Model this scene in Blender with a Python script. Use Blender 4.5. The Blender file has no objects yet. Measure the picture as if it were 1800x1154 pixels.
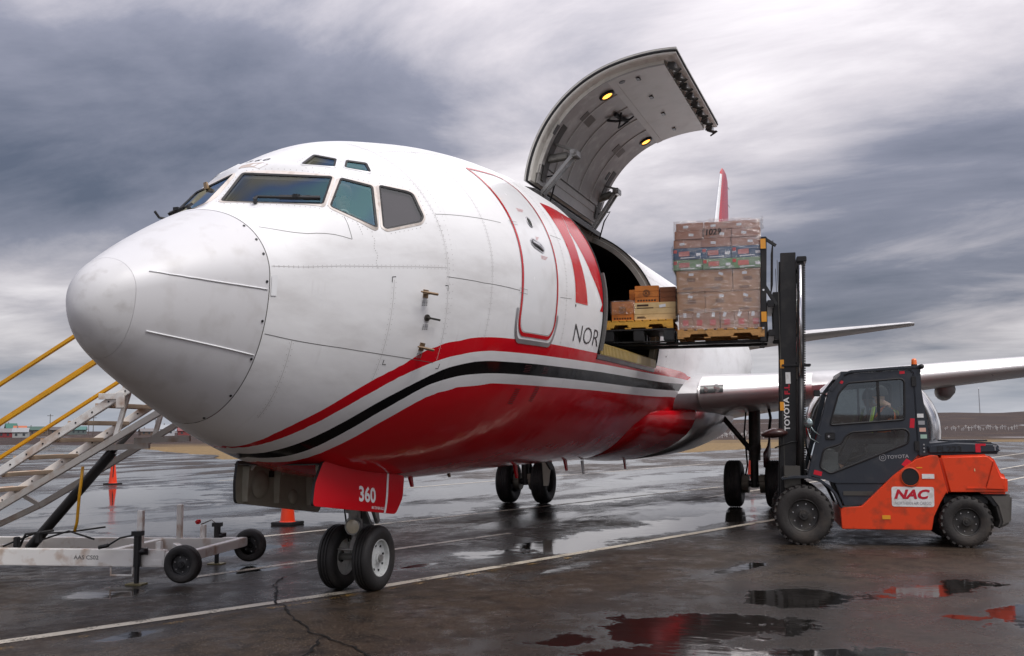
import bpy, bmesh, math, random
import numpy as np
from mathutils import Vector, Matrix, geometry
random.seed(7)
R_ = math.radians
scene = bpy.context.scene
COL = scene.collection

# ------------------------------------------------------------------ camera
# world frame: x runs aft along the aircraft, y to its starboard side, z up, metres
CAM = (-5.40182, -5.35530, 1.64966)
YAW, PITCH, ROLL, FPX = 0.362423, 0.1049127, -0.0083248, 1732.589
def make_camera():
    F = Vector((math.cos(YAW) * math.cos(PITCH), math.sin(YAW) * math.cos(PITCH), math.sin(PITCH)))
    R = F.cross(Vector((0, 0, 1))).normalized(); U = R.cross(F)
    c, s = math.cos(ROLL), math.sin(ROLL)
    R2 = R * c + U * s; U2 = U * c - R * s
    cd = bpy.data.cameras.new('camera'); cd.sensor_width = 36.0; cd.lens = FPX / 1800.0 * 36.0
    cd.clip_start = 0.1; cd.clip_end = 20000
    o = bpy.data.objects.new('camera', cd); COL.objects.link(o)
    m = Matrix((R2, U2, -F)).transposed().to_4x4(); m.translation = Vector(CAM)
    o.matrix_world = m
    scene.camera = o
make_camera()
scene.render.resolution_x = 1024; scene.render.resolution_y = 656

# ------------------------------------------------------------------ light
SUN_EL, SUN_AZ = R_(57), R_(-114)          # direction the light comes from (azimuth from +x towards +y)
sd = Vector((math.cos(SUN_EL) * math.cos(SUN_AZ), math.cos(SUN_EL) * math.sin(SUN_AZ), math.sin(SUN_EL)))
ld = bpy.data.lights.new('sun', 'SUN'); ld.energy = 1.5; ld.angle = R_(22); ld.color = (1.0, 0.965, 0.92)
so = bpy.data.objects.new('sun', ld); COL.objects.link(so)
so.rotation_euler = (-sd).to_track_quat('-Z', 'Y').to_euler()

world = bpy.data.worlds.new('World'); scene.world = world; world.use_nodes = True
def build_sky():
    nt = world.node_tree; nt.nodes.clear(); L = nt.links.new
    def nd(t, **k):
        n = nt.nodes.new(t)
        for a, b in k.items(): setattr(n, a, b)
        return n
    out = nd('ShaderNodeOutputWorld'); bg = nd('ShaderNodeBackground'); bg.inputs[1].default_value = 0.1
    sky = nd('ShaderNodeTexSky', sky_type='NISHITA', sun_disc=False, sun_elevation=SUN_EL, sun_rotation=math.pi / 2 - SUN_AZ)
    tc = nd('ShaderNodeTexCoord'); sep = nd('ShaderNodeSeparateXYZ'); L(tc.outputs['Generated'], sep.inputs[0])
    def math_(op, a, b=None, c=None):
        n = nd('ShaderNodeMath', operation=op)
        for i, v in enumerate((a, b, c)):
            if v is None: continue
            if isinstance(v, (int, float)): n.inputs[i].default_value = v
            else: L(v, n.inputs[i])
        return n.outputs[0]
    zc = math_('MAXIMUM', sep.outputs[2], 0.0)
    den = math_('ADD', zc, 0.13)
    px = math_('DIVIDE', sep.outputs[0], den); py = math_('DIVIDE', sep.outputs[1], den)
    # the cloud streets run across the aircraft's heading: stretch them along that direction
    cy, sy = math.cos(YAW), math.sin(YAW)
    u = math_('ADD', math_('MULTIPLY', px, cy), math_('MULTIPLY', py, sy)); v = math_('SUBTRACT', math_('MULTIPLY', px, sy), math_('MULTIPLY', py, cy))
    def noise(scale, detail, rough, dist, off, su, sv, skew=0.0):
        cv = nd('ShaderNodeCombineXYZ'); L(math_('MULTIPLY', math_('ADD', u, math_('MULTIPLY', v, skew)), su), cv.inputs[0]); L(math_('MULTIPLY', v, sv), cv.inputs[1])
        mp = nd('ShaderNodeMapping'); mp.inputs['Location'].default_value = off; L(cv.outputs[0], mp.inputs[0])
        n = nd('ShaderNodeTexNoise'); L(mp.outputs[0], n.inputs['Vector'])
        n.inputs['Scale'].default_value = scale; n.inputs['Detail'].default_value = detail
        n.inputs['Roughness'].default_value = rough; n.inputs['Distortion'].default_value = dist
        return n.outputs['Fac']
    big = noise(0.50, 3, 0.5, 0.2, SKY_OFF1, 0.70, 0.95, 0.2)
    mid = noise(1.6, 11, 0.60, 0.35, SKY_OFF2, 0.95, 0.72, 0.25)
    f = math_('ADD', math_('MULTIPLY', big, 0.72), math_('MULTIPLY', mid, 0.28))
    # thick cloud: an overcast dome is brighter overhead than near the horizon
    ramp = nd('ShaderNodeValToRGB'); L(f, ramp.inputs[0])
    e = ramp.color_ramp.elements
    e[0].position = 0.365; e[0].color = (0.082, 0.094, 0.132, 1)
    e[1].position = 0.635; e[1].color = (1.0, 0.955, 0.965, 1)
    m = ramp.color_ramp.elements.new(0.455); m.color = (0.205, 0.21, 0.262, 1)
    m = ramp.color_ramp.elements.new(0.53); m.color = (0.52, 0.49, 0.52, 1)
    grad = math_('ADD', math_('MULTIPLY', zc, 1.9), 0.55)
    col = nd('ShaderNodeVectorMath', operation='SCALE'); L(ramp.outputs[0], col.inputs[0]); L(grad, col.inputs['Scale'])
    # a clearer, bluer strip low over the horizon
    low = nd('ShaderNodeMapRange', interpolation_type='SMOOTHSTEP'); L(sep.outputs[2], low.inputs[0])
    for i, v in zip((1, 2, 3, 4), (0.0, 0.10, 0.55, 0.0)): low.inputs[i].default_value = v
    mixl = nd('ShaderNodeMix', data_type='RGBA'); L(low.outputs[0], mixl.inputs[0]); L(col.outputs[0], mixl.inputs[6])
    mixl.inputs[7].default_value = (0.40, 0.44, 0.52, 1)
    x10 = nd('ShaderNodeVectorMath', operation='SCALE'); L(mixl.outputs[2], x10.inputs[0]); x10.inputs['Scale'].default_value = 10.0
    mx = nd('ShaderNodeMix', data_type='RGBA'); mx.inputs[0].default_value = 0.92
    L(sky.outputs[0], mx.inputs[6]); L(x10.outputs[0], mx.inputs[7])
    L(mx.outputs[2], bg.inputs[0]); L(bg.outputs[0], out.inputs[0])
SKY_OFF1 = (-8.7526, 12.3804, 0); SKY_OFF2 = (-12.0207, 15.4560, 0)
build_sky()
vs = scene.view_settings; vs.view_transform = 'Standard'; vs.look = 'None'; vs.exposure = 0.4; vs.gamma = 1.0
vs.use_curve_mapping = False

# ------------------------------------------------------------------ materials
MATS = {}
def M(name, col, rough=0.5, metal=0.0, var=0.1, vscale=3.0, bump=0.0, bscale=80.0, coat=0.0, dirt=None, emit=None, trans=0.0, alpha=1.0, spec=0.5):
    """procedural material: base colour with mottling, roughness variation, optional stains and fine relief"""
    if name in MATS: return MATS[name]
    m = bpy.data.materials.new(name); m.use_nodes = True; nt = m.node_tree; L = nt.links.new
    b = nt.nodes['Principled BSDF']
    tc = nt.nodes.new('ShaderNodeTexCoord'); v = tc.outputs['Object']
    def noise(sc, det=5):
        n = nt.nodes.new('ShaderNodeTexNoise'); n.inputs['Scale'].default_value = sc; n.inputs['Detail'].default_value = det
        L(v, n.inputs['Vector']); return n.outputs['Fac']
    n1 = noise(vscale)
    mx = nt.nodes.new('ShaderNodeMix'); mx.data_type = 'RGBA'; L(n1, mx.inputs[0])
    mx.inputs[6].default_value = [max(0, c * (1 - var)) for c in col] + [1]; mx.inputs[7].default_value = [min(1, c * (1 + var)) for c in col] + [1]
    c = mx.outputs[2]
    if dirt:
        dc, amt, dsc = dirt
        n2 = noise(dsc, 7)
        mr = nt.nodes.new('ShaderNodeMapRange'); L(n2, mr.inputs[0])
        mr.inputs[1].default_value = 0.52; mr.inputs[2].default_value = 0.72; mr.inputs[4].default_value = amt
        m2 = nt.nodes.new('ShaderNodeMix'); m2.data_type = 'RGBA'; L(mr.outputs[0], m2.inputs[0]); L(c, m2.inputs[6]); m2.inputs[7].default_value = list(dc) + [1]
        c = m2.outputs[2]
    L(c, b.inputs['Base Color'])
    rr = nt.nodes.new('ShaderNodeMapRange'); L(noise(vscale * 2.3), rr.inputs[0])
    rr.inputs[3].default_value = max(0.02, rough * 0.8); rr.inputs[4].default_value = min(1, rough * 1.2)
    L(rr.outputs[0], b.inputs['Roughness'])
    b.inputs['Metallic'].default_value = metal
    b.inputs['Specular IOR Level'].default_value = spec
    if coat: b.inputs['Coat Weight'].default_value = coat; b.inputs['Coat Roughness'].default_value = 0.08
    if trans: b.inputs['Transmission Weight'].default_value = trans
    if alpha < 1: b.inputs['Alpha'].default_value = alpha
    if emit: b.inputs['Emission Color'].default_value = list(emit[0]) + [1]; b.inputs['Emission Strength'].default_value = emit[1]
    if bump:
        bp = nt.nodes.new('ShaderNodeBump'); bp.inputs['Strength'].default_value = bump; bp.inputs['Distance'].default_value = 0.01
        L(noise(bscale, 4), bp.inputs['Height']); L(bp.outputs[0], b.inputs['Normal'])
    MATS[name] = m
    return m
def glass(name, col, alpha, rough=0.02, tint=None):
    """thin sheet glass: clear part lets the inside through, the rest is a glossy reflection"""
    if name in MATS: return MATS[name]
    m = bpy.data.materials.new(name); m.use_nodes = True; nt = m.node_tree; L = nt.links.new
    nt.nodes.remove(nt.nodes['Principled BSDF']); out = nt.nodes['Material Output']
    tr = nt.nodes.new('ShaderNodeBsdfTransparent'); tr.inputs[0].default_value = list(col) + [1]
    gl = nt.nodes.new('ShaderNodeBsdfGlossy'); gl.inputs['Roughness'].default_value = rough; gl.inputs[0].default_value = (0.9, 0.93, 0.95, 1)
    fr = nt.nodes.new('ShaderNodeFresnel'); ge = nt.nodes.new('ShaderNodeNewGeometry'); io = nt.nodes.new('ShaderNodeMapRange'); L(ge.outputs['Backfacing'], io.inputs[0])
    io.inputs[3].default_value = 1.52; io.inputs[4].default_value = 1 / 1.52; L(io.outputs[0], fr.inputs[0])      # both faces of a thin sheet reflect alike
    ad = nt.nodes.new('ShaderNodeMath'); ad.operation = 'ADD'; ad.use_clamp = True; L(fr.outputs[0], ad.inputs[0]); ad.inputs[1].default_value = alpha
    mx = nt.nodes.new('ShaderNodeMixShader'); L(ad.outputs[0], mx.inputs[0]); L(tr.outputs[0], mx.inputs[1]); L(gl.outputs[0], mx.inputs[2])
    if tint:      # interference colours of a heated-glass coating
        tc = nt.nodes.new('ShaderNodeTexCoord'); nz = nt.nodes.new('ShaderNodeTexNoise'); nz.inputs['Scale'].default_value = 1.7; nz.inputs['Detail'].default_value = 1.0; L(tc.outputs['Object'], nz.inputs['Vector'])
        rp = nt.nodes.new('ShaderNodeValToRGB'); L(nz.outputs['Fac'], rp.inputs[0]); e = rp.color_ramp.elements
        e[0].position = .36; e[0].color = list(tint[0]) + [1]; e[1].position = .64; e[1].color = list(tint[2]) + [1]; e2 = rp.color_ramp.elements.new(.5); e2.color = list(tint[1]) + [1]
        L(rp.outputs[0], gl.inputs[0])
    L(mx.outputs[0], out.inputs[0]); MATS[name] = m
    return m

# ------------------------------------------------------------------ object helpers
def link(name, me, mat, parent=None, smooth=False, kind=None):
    o = bpy.data.objects.new(name, me); COL.objects.link(o)
    if mat is not None:
        for mm in (mat if isinstance(mat, (list, tuple)) else [mat]): me.materials.append(mm)
    if parent is not None: o.parent = parent
    if kind: o['kind'] = kind
    if smooth: me.shade_smooth()
    return o
def thing(name, label, cat, loc=(0, 0, 0), rz=0.0, group=None):
    o = bpy.data.objects.new(name, None); COL.objects.link(o); o.empty_display_size = 0.3
    o.location = loc; o.rotation_euler = (0, 0, rz); return tag(o, label, cat, group)
def tag(o, label, cat, group=None):
    o['label'] = label; o['category'] = cat
    if group: o['group'] = group
    return o
def dup(o, parent=None, loc=None, rz=None):
    c = o.copy(); COL.objects.link(c)
    if parent is not None: c.parent = parent
    if loc is not None: c.location = loc
    if rz is not None: c.rotation_euler = (0, 0, rz)
    for ch in list(o.children):
        dup(ch, c)
    return c

class MB:
    """collects simple solids and links them as one mesh object"""
    def __init__(s): s.v = []; s.f = []; s.mi = []; s.cur = 0
    def add(s, vs, fs):
        n = len(s.v); s.v += [tuple(p) for p in vs]; s.f += [tuple(i + n for i in f) for f in fs]; s.mi += [s.cur] * len(fs); return s
    def box(s, c, d, rot=None):
        hx, hy, hz = d[0] / 2, d[1] / 2, d[2] / 2
        P = [Vector((x * hx, y * hy, z * hz)) for z in (-1, 1) for y in (-1, 1) for x in (-1, 1)]
        if rot is not None: P = [rot @ p for p in P]
        return s.add([p + Vector(c) for p in P], [(0, 2, 3, 1), (4, 5, 7, 6), (0, 1, 5, 4), (2, 6, 7, 3), (0, 4, 6, 2), (1, 3, 7, 5)])
    def bb(s, lo, hi): return s.box([(a + b) / 2 for a, b in zip(lo, hi)], [abs(b - a) for a, b in zip(lo, hi)])
    def bar(s, p0, p1, w, h, up=(0, 0, 1)):
        """rectangular bar from p0 to p1"""
        p0, p1 = Vector(p0), Vector(p1); d = p1 - p0; x = d.normalized(); u = Vector(up)
        if abs(x.dot(u)) > 0.98: u = Vector((1, 0, 0))
        y = u.cross(x).normalized(); z = x.cross(y)
        return s.box((p0 + p1) / 2, (d.length, w, h), Matrix((x, y, z)).transposed())
    def cyl(s, p0, p1, r, r2=None, n=14, caps=True):
        p0, p1 = Vector(p0), Vector(p1); r2 = r if r2 is None else r2
        x = (p1 - p0).normalized(); u = Vector((0, 0, 1)) if abs(x.z) < 0.95 else Vector((1, 0, 0))
        y = u.cross(x).normalized(); z = x.cross(y); V = []
        for p, q in ((p0, r), (p1, r2)):
            for i in range(n):
                a = 2 * math.pi * i / n; V.append(p + y * (q * math.cos(a)) + z * (q * math.sin(a)))
        F = [(i, (i + 1) % n, n + (i + 1) % n, n + i) for i in range(n)]
        if caps: F += [tuple(range(n - 1, -1, -1)), tuple(range(n, 2 * n))]
        return s.add(V, F)
    def tube(s, pts, r, n=8):
        """bent round tube through pts, r a number or one radius for each point"""
        pts = [Vector(p) for p in pts]; rs = r if isinstance(r, (list, tuple)) else [r] * len(pts)
        V = []; prev = None
        for i, p in enumerate(pts):
            t = (pts[min(i + 1, len(pts) - 1)] - pts[max(i - 1, 0)]).normalized()
            if prev is None:
                u = Vector((0, 0, 1)) if abs(t.z) < 0.9 else Vector((1, 0, 0)); y = u.cross(t).normalized()
            else: y = (prev - t * prev.dot(t)).normalized()
            prev = y; z = t.cross(y)
            for k in range(n):
                a = 2 * math.pi * k / n; V.append(p + y * (rs[i] * math.cos(a)) + z * (rs[i] * math.sin(a)))
        F = [(i * n + k, i * n + (k + 1) % n, (i + 1) * n + (k + 1) % n, (i + 1) * n + k) for i in range(len(pts) - 1) for k in range(n)]
        F += [tuple(range(n - 1, -1, -1)), tuple(range((len(pts) - 1) * n, len(pts) * n))]
        return s.add(V, F)
    def lathe(s, prof, c=(0, 0, 0), ax=(0, 1, 0), n=32, close=False):
        """prof: (radius, position along axis) pairs"""
        c = Vector(c); x = Vector(ax).normalized(); u = Vector((0, 0, 1)) if abs(x.z) < 0.95 else Vector((1, 0, 0))
        y = u.cross(x).normalized(); z = x.cross(y); V = []
        for r, a in prof:
            for i in range(n):
                t = 2 * math.pi * i / n; V.append(c + x * a + y * (r * math.cos(t)) + z * (r * math.sin(t)))
        m = len(prof); rng = range(m if close else m - 1)
        return s.add(V, [(j * n + i, j * n + (i + 1) % n, ((j + 1) % m) * n + (i + 1) % n, ((j + 1) % m) * n + i) for j in rng for i in range(n)])
    def prism(s, poly, O, X, Y, depth):
        """polygon (2D, frame O X Y) extruded by the vector depth"""
        O, X, Y, D = Vector(O), Vector(X), Vector(Y), Vector(depth); n = len(poly)
        A = [O + X * a + Y * b for a, b in poly]
        return s.add(A + [p + D for p in A], [tuple(range(n - 1, -1, -1)), tuple(range(n, 2 * n))] + [(i, (i + 1) % n, n + (i + 1) % n, n + i) for i in range(n)])
    def loft(s, rings, closed=True, caps=True):
        n = len(rings[0]); V = [p for r in rings for p in r]; F = []
        for j in range(len(rings) - 1):
            for i in range(n if closed else n - 1):
                F.append((j * n + i, j * n + (i + 1) % n, (j + 1) * n + (i + 1) % n, (j + 1) * n + i))
        if caps: F += [tuple(range(n - 1, -1, -1)), tuple(range((len(rings) - 1) * n, len(rings) * n))]
        return s.add(V, F)
    def mesh(s, name, bevel=0.0, seg=2, ang=35, fix=True):
        me = bpy.data.meshes.new(name); me.from_pydata(s.v, [], s.f); me.update()
        if any(s.mi):
            for p, i in zip(me.polygons, s.mi): p.material_index = i
        bm = bmesh.new(); bm.from_mesh(me)
        if fix: bmesh.ops.recalc_face_normals(bm, faces=bm.faces)
        if bevel:
            ed = [e for e in bm.edges if len(e.link_faces) == 2 and e.calc_face_angle(0) > R_(ang)]
            bmesh.ops.bevel(bm, geom=ed, offset=bevel, segments=seg, affect='EDGES', clamp_overlap=True)
        bm.to_mesh(me); bm.free(); return me
    def build(s, name, mat, parent=None, smooth=False, bevel=0.0, seg=2, kind=None, ang=35, auto=None):
        me = s.mesh(name, bevel, seg, ang); o = link(name, me, mat, parent, smooth, kind)
        if auto is not None or (bevel and not smooth):
            me.shade_smooth()
            me.set_sharp_from_angle(angle=R_(auto if auto is not None else 40))
        return o

def cdt(outer, holes=(), extra=()):
    """triangulate a 2D polygon with holes; extra: points spread inside"""
    vs = [Vector(p) for p in outer]; faces = [list(range(len(outer)))]
    for h in holes:
        n = len(vs); vs += [Vector(p) for p in h]; faces.append(list(range(n, n + len(h))))
    vs += [Vector(p) for p in extra]
    V, E, F, *_ = geometry.delaunay_2d_cdt(vs, [], faces, 1, 1e-6)
    def inside(c, P):
        r = False; j = len(P) - 1
        for i in range(len(P)):
            if (P[i][1] > c[1]) != (P[j][1] > c[1]) and c[0] < (P[j][0] - P[i][0]) * (c[1] - P[i][1]) / (P[j][1] - P[i][1]) + P[i][0]: r = not r
            j = i
        return r
    keep = []
    for f in F:
        c = ((V[f[0]].x + V[f[1]].x + V[f[2]].x) / 3, (V[f[0]].y + V[f[1]].y + V[f[2]].y) / 3)
        if inside(c, outer) and not any(inside(c, h) for h in holes): keep.append(tuple(f))
    return [(p.x, p.y) for p in V], keep
def rounded(poly, r, n=4):
    """round the corners of a 2D polygon"""
    out = []; N = len(poly)
    for i in range(N):
        a, b, c = Vector(poly[i - 1]), Vector(poly[i]), Vector(poly[(i + 1) % N])
        u, w = (a - b), (c - b); d = min(r, u.length * 0.45, w.length * 0.45); p, q = b + u.normalized() * d, b + w.normalized() * d
        for k in range(n + 1):
            t = k / n; x = p * (1 - t) ** 2 + b * (2 * t * (1 - t)) + q * t * t; out.append((x.x, x.y))
    return out
def plate(mb, outer, holes, O, X, Y, depth):
    """flat sheet with holes and real thickness"""
    V, F = cdt(outer, holes); O, X, Y, D = Vector(O), Vector(X), Vector(Y), Vector(depth)
    mb.add([O + X * a + Y * b for a, b in V], F); mb.add([O + X * a + Y * b + D for a, b in V], [f[::-1] for f in F])
    for loop in [outer] + list(holes):
        n = len(loop); A = [O + X * a + Y * b for a, b in loop]
        mb.add(A + [p + D for p in A], [(i, (i + 1) % n, n + (i + 1) % n, n + i) for i in range(n)])
def text2d(s, size=1.0, bold=0.0, shear=0.0, sx=1.0):
    """outline text as 2D triangles, left-bottom at the origin"""
    cu = bpy.data.curves.new('txt', 'FONT'); cu.body = s; cu.size = size; cu.offset = bold; cu.shear = shear; cu.resolution_u = 3
    o = bpy.data.objects.new('txt', cu); COL.objects.link(o)
    dg = bpy.context.evaluated_depsgraph_get(); me = bpy.data.meshes.new_from_object(o.evaluated_get(dg))
    bm = bmesh.new(); bm.from_mesh(me); bmesh.ops.triangulate(bm, faces=bm.faces)
    xs = [v.co.x for v in bm.verts]; x0 = min(xs); y0 = min(v.co.y for v in bm.verts)
    V = [((v.co.x - x0) * sx, v.co.y - y0) for v in bm.verts]; F = [tuple(v.index for v in f.verts) for f in bm.faces]
    bm.free(); bpy.data.objects.remove(o); bpy.data.curves.remove(cu); bpy.data.meshes.remove(me)
    return V, F
def text_on(mb, s, O, X, Y, h, w=None, bold=0.0, shear=0.0):
    """lettering laid on a plane: O left-bottom, X along the line, Y up, h capital height"""
    V, F = text2d(s, 1.0, bold, shear); hh = max(v[1] for v in V); ww = max(v[0] for v in V); k = h / hh; kx = k if w is None else w / ww
    O, X, Y = Vector(O), Vector(X).normalized(), Vector(Y).normalized()
    return mb.add([O + X * (a * kx) + Y * (b * k) for a, b in V], F)
# ------------------------------------------------------------------ ground
def nodes_of(m):
    nt = m.node_tree
    def nd(t, **k):
        n = nt.nodes.new(t)
        for a, b in k.items(): setattr(n, a, b)
        return n
    def val(n, i, v):
        if isinstance(v, (int, float)): n.inputs[i].default_value = v
        elif isinstance(v, (tuple, list)): n.inputs[i].default_value = v
        else: nt.links.new(v, n.inputs[i])
    def mt(op, a, b=0.0, clamp=False):
        n = nd('ShaderNodeMath', operation=op, use_clamp=clamp); val(n, 0, a); val(n, 1, b); return n.outputs[0]
    def noise(vec, sc, det=5, ro=0.5, di=0.0):
        n = nd('ShaderNodeTexNoise'); nt.links.new(vec, n.inputs['Vector'])
        for k, v in zip(('Scale', 'Detail', 'Roughness', 'Distortion'), (sc, det, ro, di)): n.inputs[k].default_value = v
        return n.outputs['Fac']
    def rng(v, a, b, c=0.0, d=1.0, smooth=True):
        n = nd('ShaderNodeMapRange', interpolation_type='SMOOTHSTEP' if smooth else 'LINEAR')
        val(n, 0, v)
        for i, x in zip((1, 2, 3, 4), (a, b, c, d)): val(n, i, x)
        return n.outputs[0]
    def mix(f, a, b):
        n = nd('ShaderNodeMix', data_type='RGBA'); val(n, 0, f); val(n, 6, a); val(n, 7, b); return n.outputs[2]
    return nt, nd, mt, noise, rng, mix

# standing water on the apron: centre x, y, half length, half width, heading (degrees)
PUDDLES = [(10.6, -1.45, 4.6, 0.75, -19), (8.4, -1.0, 1.7, 0.55, -10), (13.4, -2.1, 2.2, 0.9, -15), (3.1, -3.75, 1.15, 1.0, -30), (1.7, -4.1, 1.0, 1.5, 20), (4.7, -4.3, 0.9, 0.55, -25),
           (5.9, -5.75, 1.1, 0.42, -40), (4.6, -6.6, 1.2, 0.5, -50), (15.5, 14.0, 7.5, 3.6, 25), (9.6, 6.6, 4.2, 1.5, -20), (13.0, 4.5, 5.0, 1.4, -18), (4.9, 2.0, 0.55, 0.3, 10),
           (22.0, 6.0, 7.0, 1.5, -15), (18.5, 1.2, 4.5, 0.9, -14), (26, 13, 6, 1.6, 0), (30, 2, 7, 1.5, -10), (6.6, 3.4, 1.5, 0.4, -15), (2.3, -2.9, 0.5, 0.35, 10), (0.2, -2.9, 0.8, 0.6, 0), (6.8, -3.6, .9, .16, -20), (6.2, -1.6, .7, .12, -15), (3.0, 2.4, 0.55, 0.35, 20), (17.0, -2.2, 2.6, 0.6, -12), (5.9, 0.2, 0.5, 0.14, -15), (1.3, 0.6, 0.35, 0.16, -20), (21.0, -9.0, 5.0, 1.0, -10)]
def apron_material():
    m = bpy.data.materials.new('wet asphalt'); m.use_nodes = True
    nt, nd, mt, noise, rng, mix = nodes_of(m); b = nt.nodes['Principled BSDF']; L = nt.links.new
    tc = nd('ShaderNodeTexCoord'); P = tc.outputs['Object']
    wob = noise(P, 0.9, 6, 0.6); wob2 = noise(P, 4.0, 5, 0.6)
    edge = mt('ADD', mt('MULTIPLY', mt('SUBTRACT', wob, 0.5), 2.6), mt('MULTIPLY', mt('SUBTRACT', wob2, 0.5), 0.9))
    best = None
    for (x, y, a, c, h) in PUDDLES:
        mp = nd('ShaderNodeMapping', vector_type='TEXTURE'); L(P, mp.inputs[0])
        mp.inputs['Location'].default_value = (x, y, 0); mp.inputs['Rotation'].default_value = (0, 0, R_(h)); mp.inputs['Scale'].default_value = (a, c, 1)
        ln = nd('ShaderNodeVectorMath', operation='LENGTH'); L(mp.outputs[0], ln.inputs[0])
        best = ln.outputs['Value'] if best is None else mt('MINIMUM', best, ln.outputs['Value'])
    gr0 = noise(P, 30.0, 4, 0.65)
    d = mt('ADD', mt('ADD', best, edge), mt('MULTIPLY', mt('SUBTRACT', gr0, 0.5), 0.45))
    pud = rng(d, 0.98, 0.74)
    film = rng(d, 2.4, 0.9)                                    # damp skirt round the water
    # thin sheets of water left all over the far apron
    mp = nd('ShaderNodeMapping'); L(P, mp.inputs[0]); mp.inputs['Rotation'].default_value = (0, 0, 0.36); mp.inputs['Scale'].default_value = (0.35, 1.0, 1)
    sheets = rng(noise(mp.outputs[0], 0.30, 7, 0.62, 0.4), 0.465, 0.55)
    sep = nd('ShaderNodeSeparateXYZ'); L(P, sep.inputs[0])
    away = rng(mt('ADD', mt('MULTIPLY', sep.outputs[0], 0.9), mt('MULTIPLY', sep.outputs[1], 0.55)), 5.0, 14.0)
    sheet = mt('MULTIPLY', mt('MULTIPLY', sheets, away), 0.9)
    water = mt('MAXIMUM', pud, sheet)
    big = noise(P, 0.35, 4, 0.5); grain = noise(P, 60.0, 4, 0.7); speck = noise(P, 48.0, 3, 0.7)
    dryc = mix(big, (0.023, 0.016, 0.0115, 1), (0.043, 0.031, 0.0225, 1))
    dryc = mix(rng(grain, 0.42, 0.75), dryc, (0.064, 0.047, 0.034, 1))
    dryc = mix(rng(noise(P, 3.0, 5, .6), .45, .65), dryc, (0.020, 0.0155, 0.0125, 1)); dryc = mix(mt('MULTIPLY', rng(speck, 0.60, 0.67), .85), dryc, (0.30, 0.235, 0.165, 1))
    wetc = mix(rng(grain, 0.4, 0.8), (0.012, 0.010, 0.009, 1), (0.027, 0.022, 0.018, 1))
    c = mix(mt('MULTIPLY', film, 0.75), dryc, wetc); c = mix(water, c, (0.010, 0.009, 0.008, 1))
    L(c, b.inputs['Base Color'])
    patch = rng(mt('ADD', mt('MULTIPLY', noise(P, 0.7, 6, 0.6), .65), mt('MULTIPLY', noise(P, 5.0, 4, 0.6), .35)), 0.38, 0.60, 0.20, 0.60)
    r = mt('ADD', mt('MULTIPLY', patch, mt('SUBTRACT', 1.0, mt('MULTIPLY', film, 0.45))), 0.0)
    rr = nd('ShaderNodeMix'); L(water, rr.inputs[0]); L(r, rr.inputs[2]); rr.inputs[3].default_value = 0.06
    L(rr.outputs[0], b.inputs['Roughness']); b.inputs['IOR'].default_value = 1.38; sl = nd('ShaderNodeMix'); L(water, sl.inputs[0]); sl.inputs[2].default_value = .24; sl.inputs[3].default_value = .5; L(sl.outputs[0], b.inputs['Specular IOR Level'])
    # relief: aggregate where dry, faint wind ripple on the water
    mpw = nd('ShaderNodeMapping'); L(P, mpw.inputs[0]); mpw.inputs['Rotation'].default_value = (0, 0, 0.9); mpw.inputs['Scale'].default_value = (1.0, 0.45, 1)
    rip = noise(mpw.outputs[0], 7.0, 3, 0.5)
    h = mt('ADD', mt('MULTIPLY', mt('MULTIPLY', grain, mt('SUBTRACT', 1.0, water)), 0.007), mt('MULTIPLY', mt('MULTIPLY', rip, water), 0.0016))
    bp = nd('ShaderNodeBump'); bp.inputs['Strength'].default_value = 1.0; bp.inputs['Distance'].default_value = 1.0; L(h, bp.inputs['Height']); L(bp.outputs[0], b.inputs['Normal'])
    return m
EDGE = [(420, 455), (300, 330), (175, 196), (104.8, 93.2), (71.6, 58.1), (58, 43), (49, 35.7), (51.7, 31.0), (57, 22), (68.5, 9.1), (74.5, 8.4), (84, 5.6), (121.7, -10.2), (123.7, -20), (140, -70), (200, -260)]
def apron():
    pts = []
    for i in range(len(EDGE) - 1):
        a, c = Vector(EDGE[i]), Vector(EDGE[i + 1]); n = max(2, int((c - a).length / 4))
        for k in range(n):
            t = k / n; p = a.lerp(c, t); d = (c - a).normalized(); j = random.uniform(-0.5, 0.5) * min(1.5, 0.02 * p.length)
            pts.append((p.x - d.y * j, p.y + d.x * j))
    pts += [(200, -260), (-150, -260), (-150, 455)]
    V, F = cdt(pts)
    me = bpy.data.meshes.new('apron'); me.from_pydata([(x, y, 0.0) for x, y in V], [], F); me.update()
    bm = bmesh.new(); bm.from_mesh(me)
    for f in bm.faces:
        if f.normal.z < 0: f.normal_flip()
    bm.to_mesh(me); bm.free()
    link('apron', me, apron_material(), kind='structure')
apron()
def strip(mb, pts, w, z, jit=0.0):
    P = [Vector((x, y, z)) for x, y in pts]; V = []
    for i, p in enumerate(P):
        t = (P[min(i + 1, len(P) - 1)] - P[max(i - 1, 0)]).normalized(); n = Vector((-t.y, t.x, 0)); k = w / 2
        V += [p + n * (k + random.uniform(-jit, jit)), p - n * (k + random.uniform(-jit, jit))]
    mb.add(V, [(2 * i, 2 * i + 1, 2 * i + 3, 2 * i + 2) for i in range(len(P) - 1)])
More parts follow.
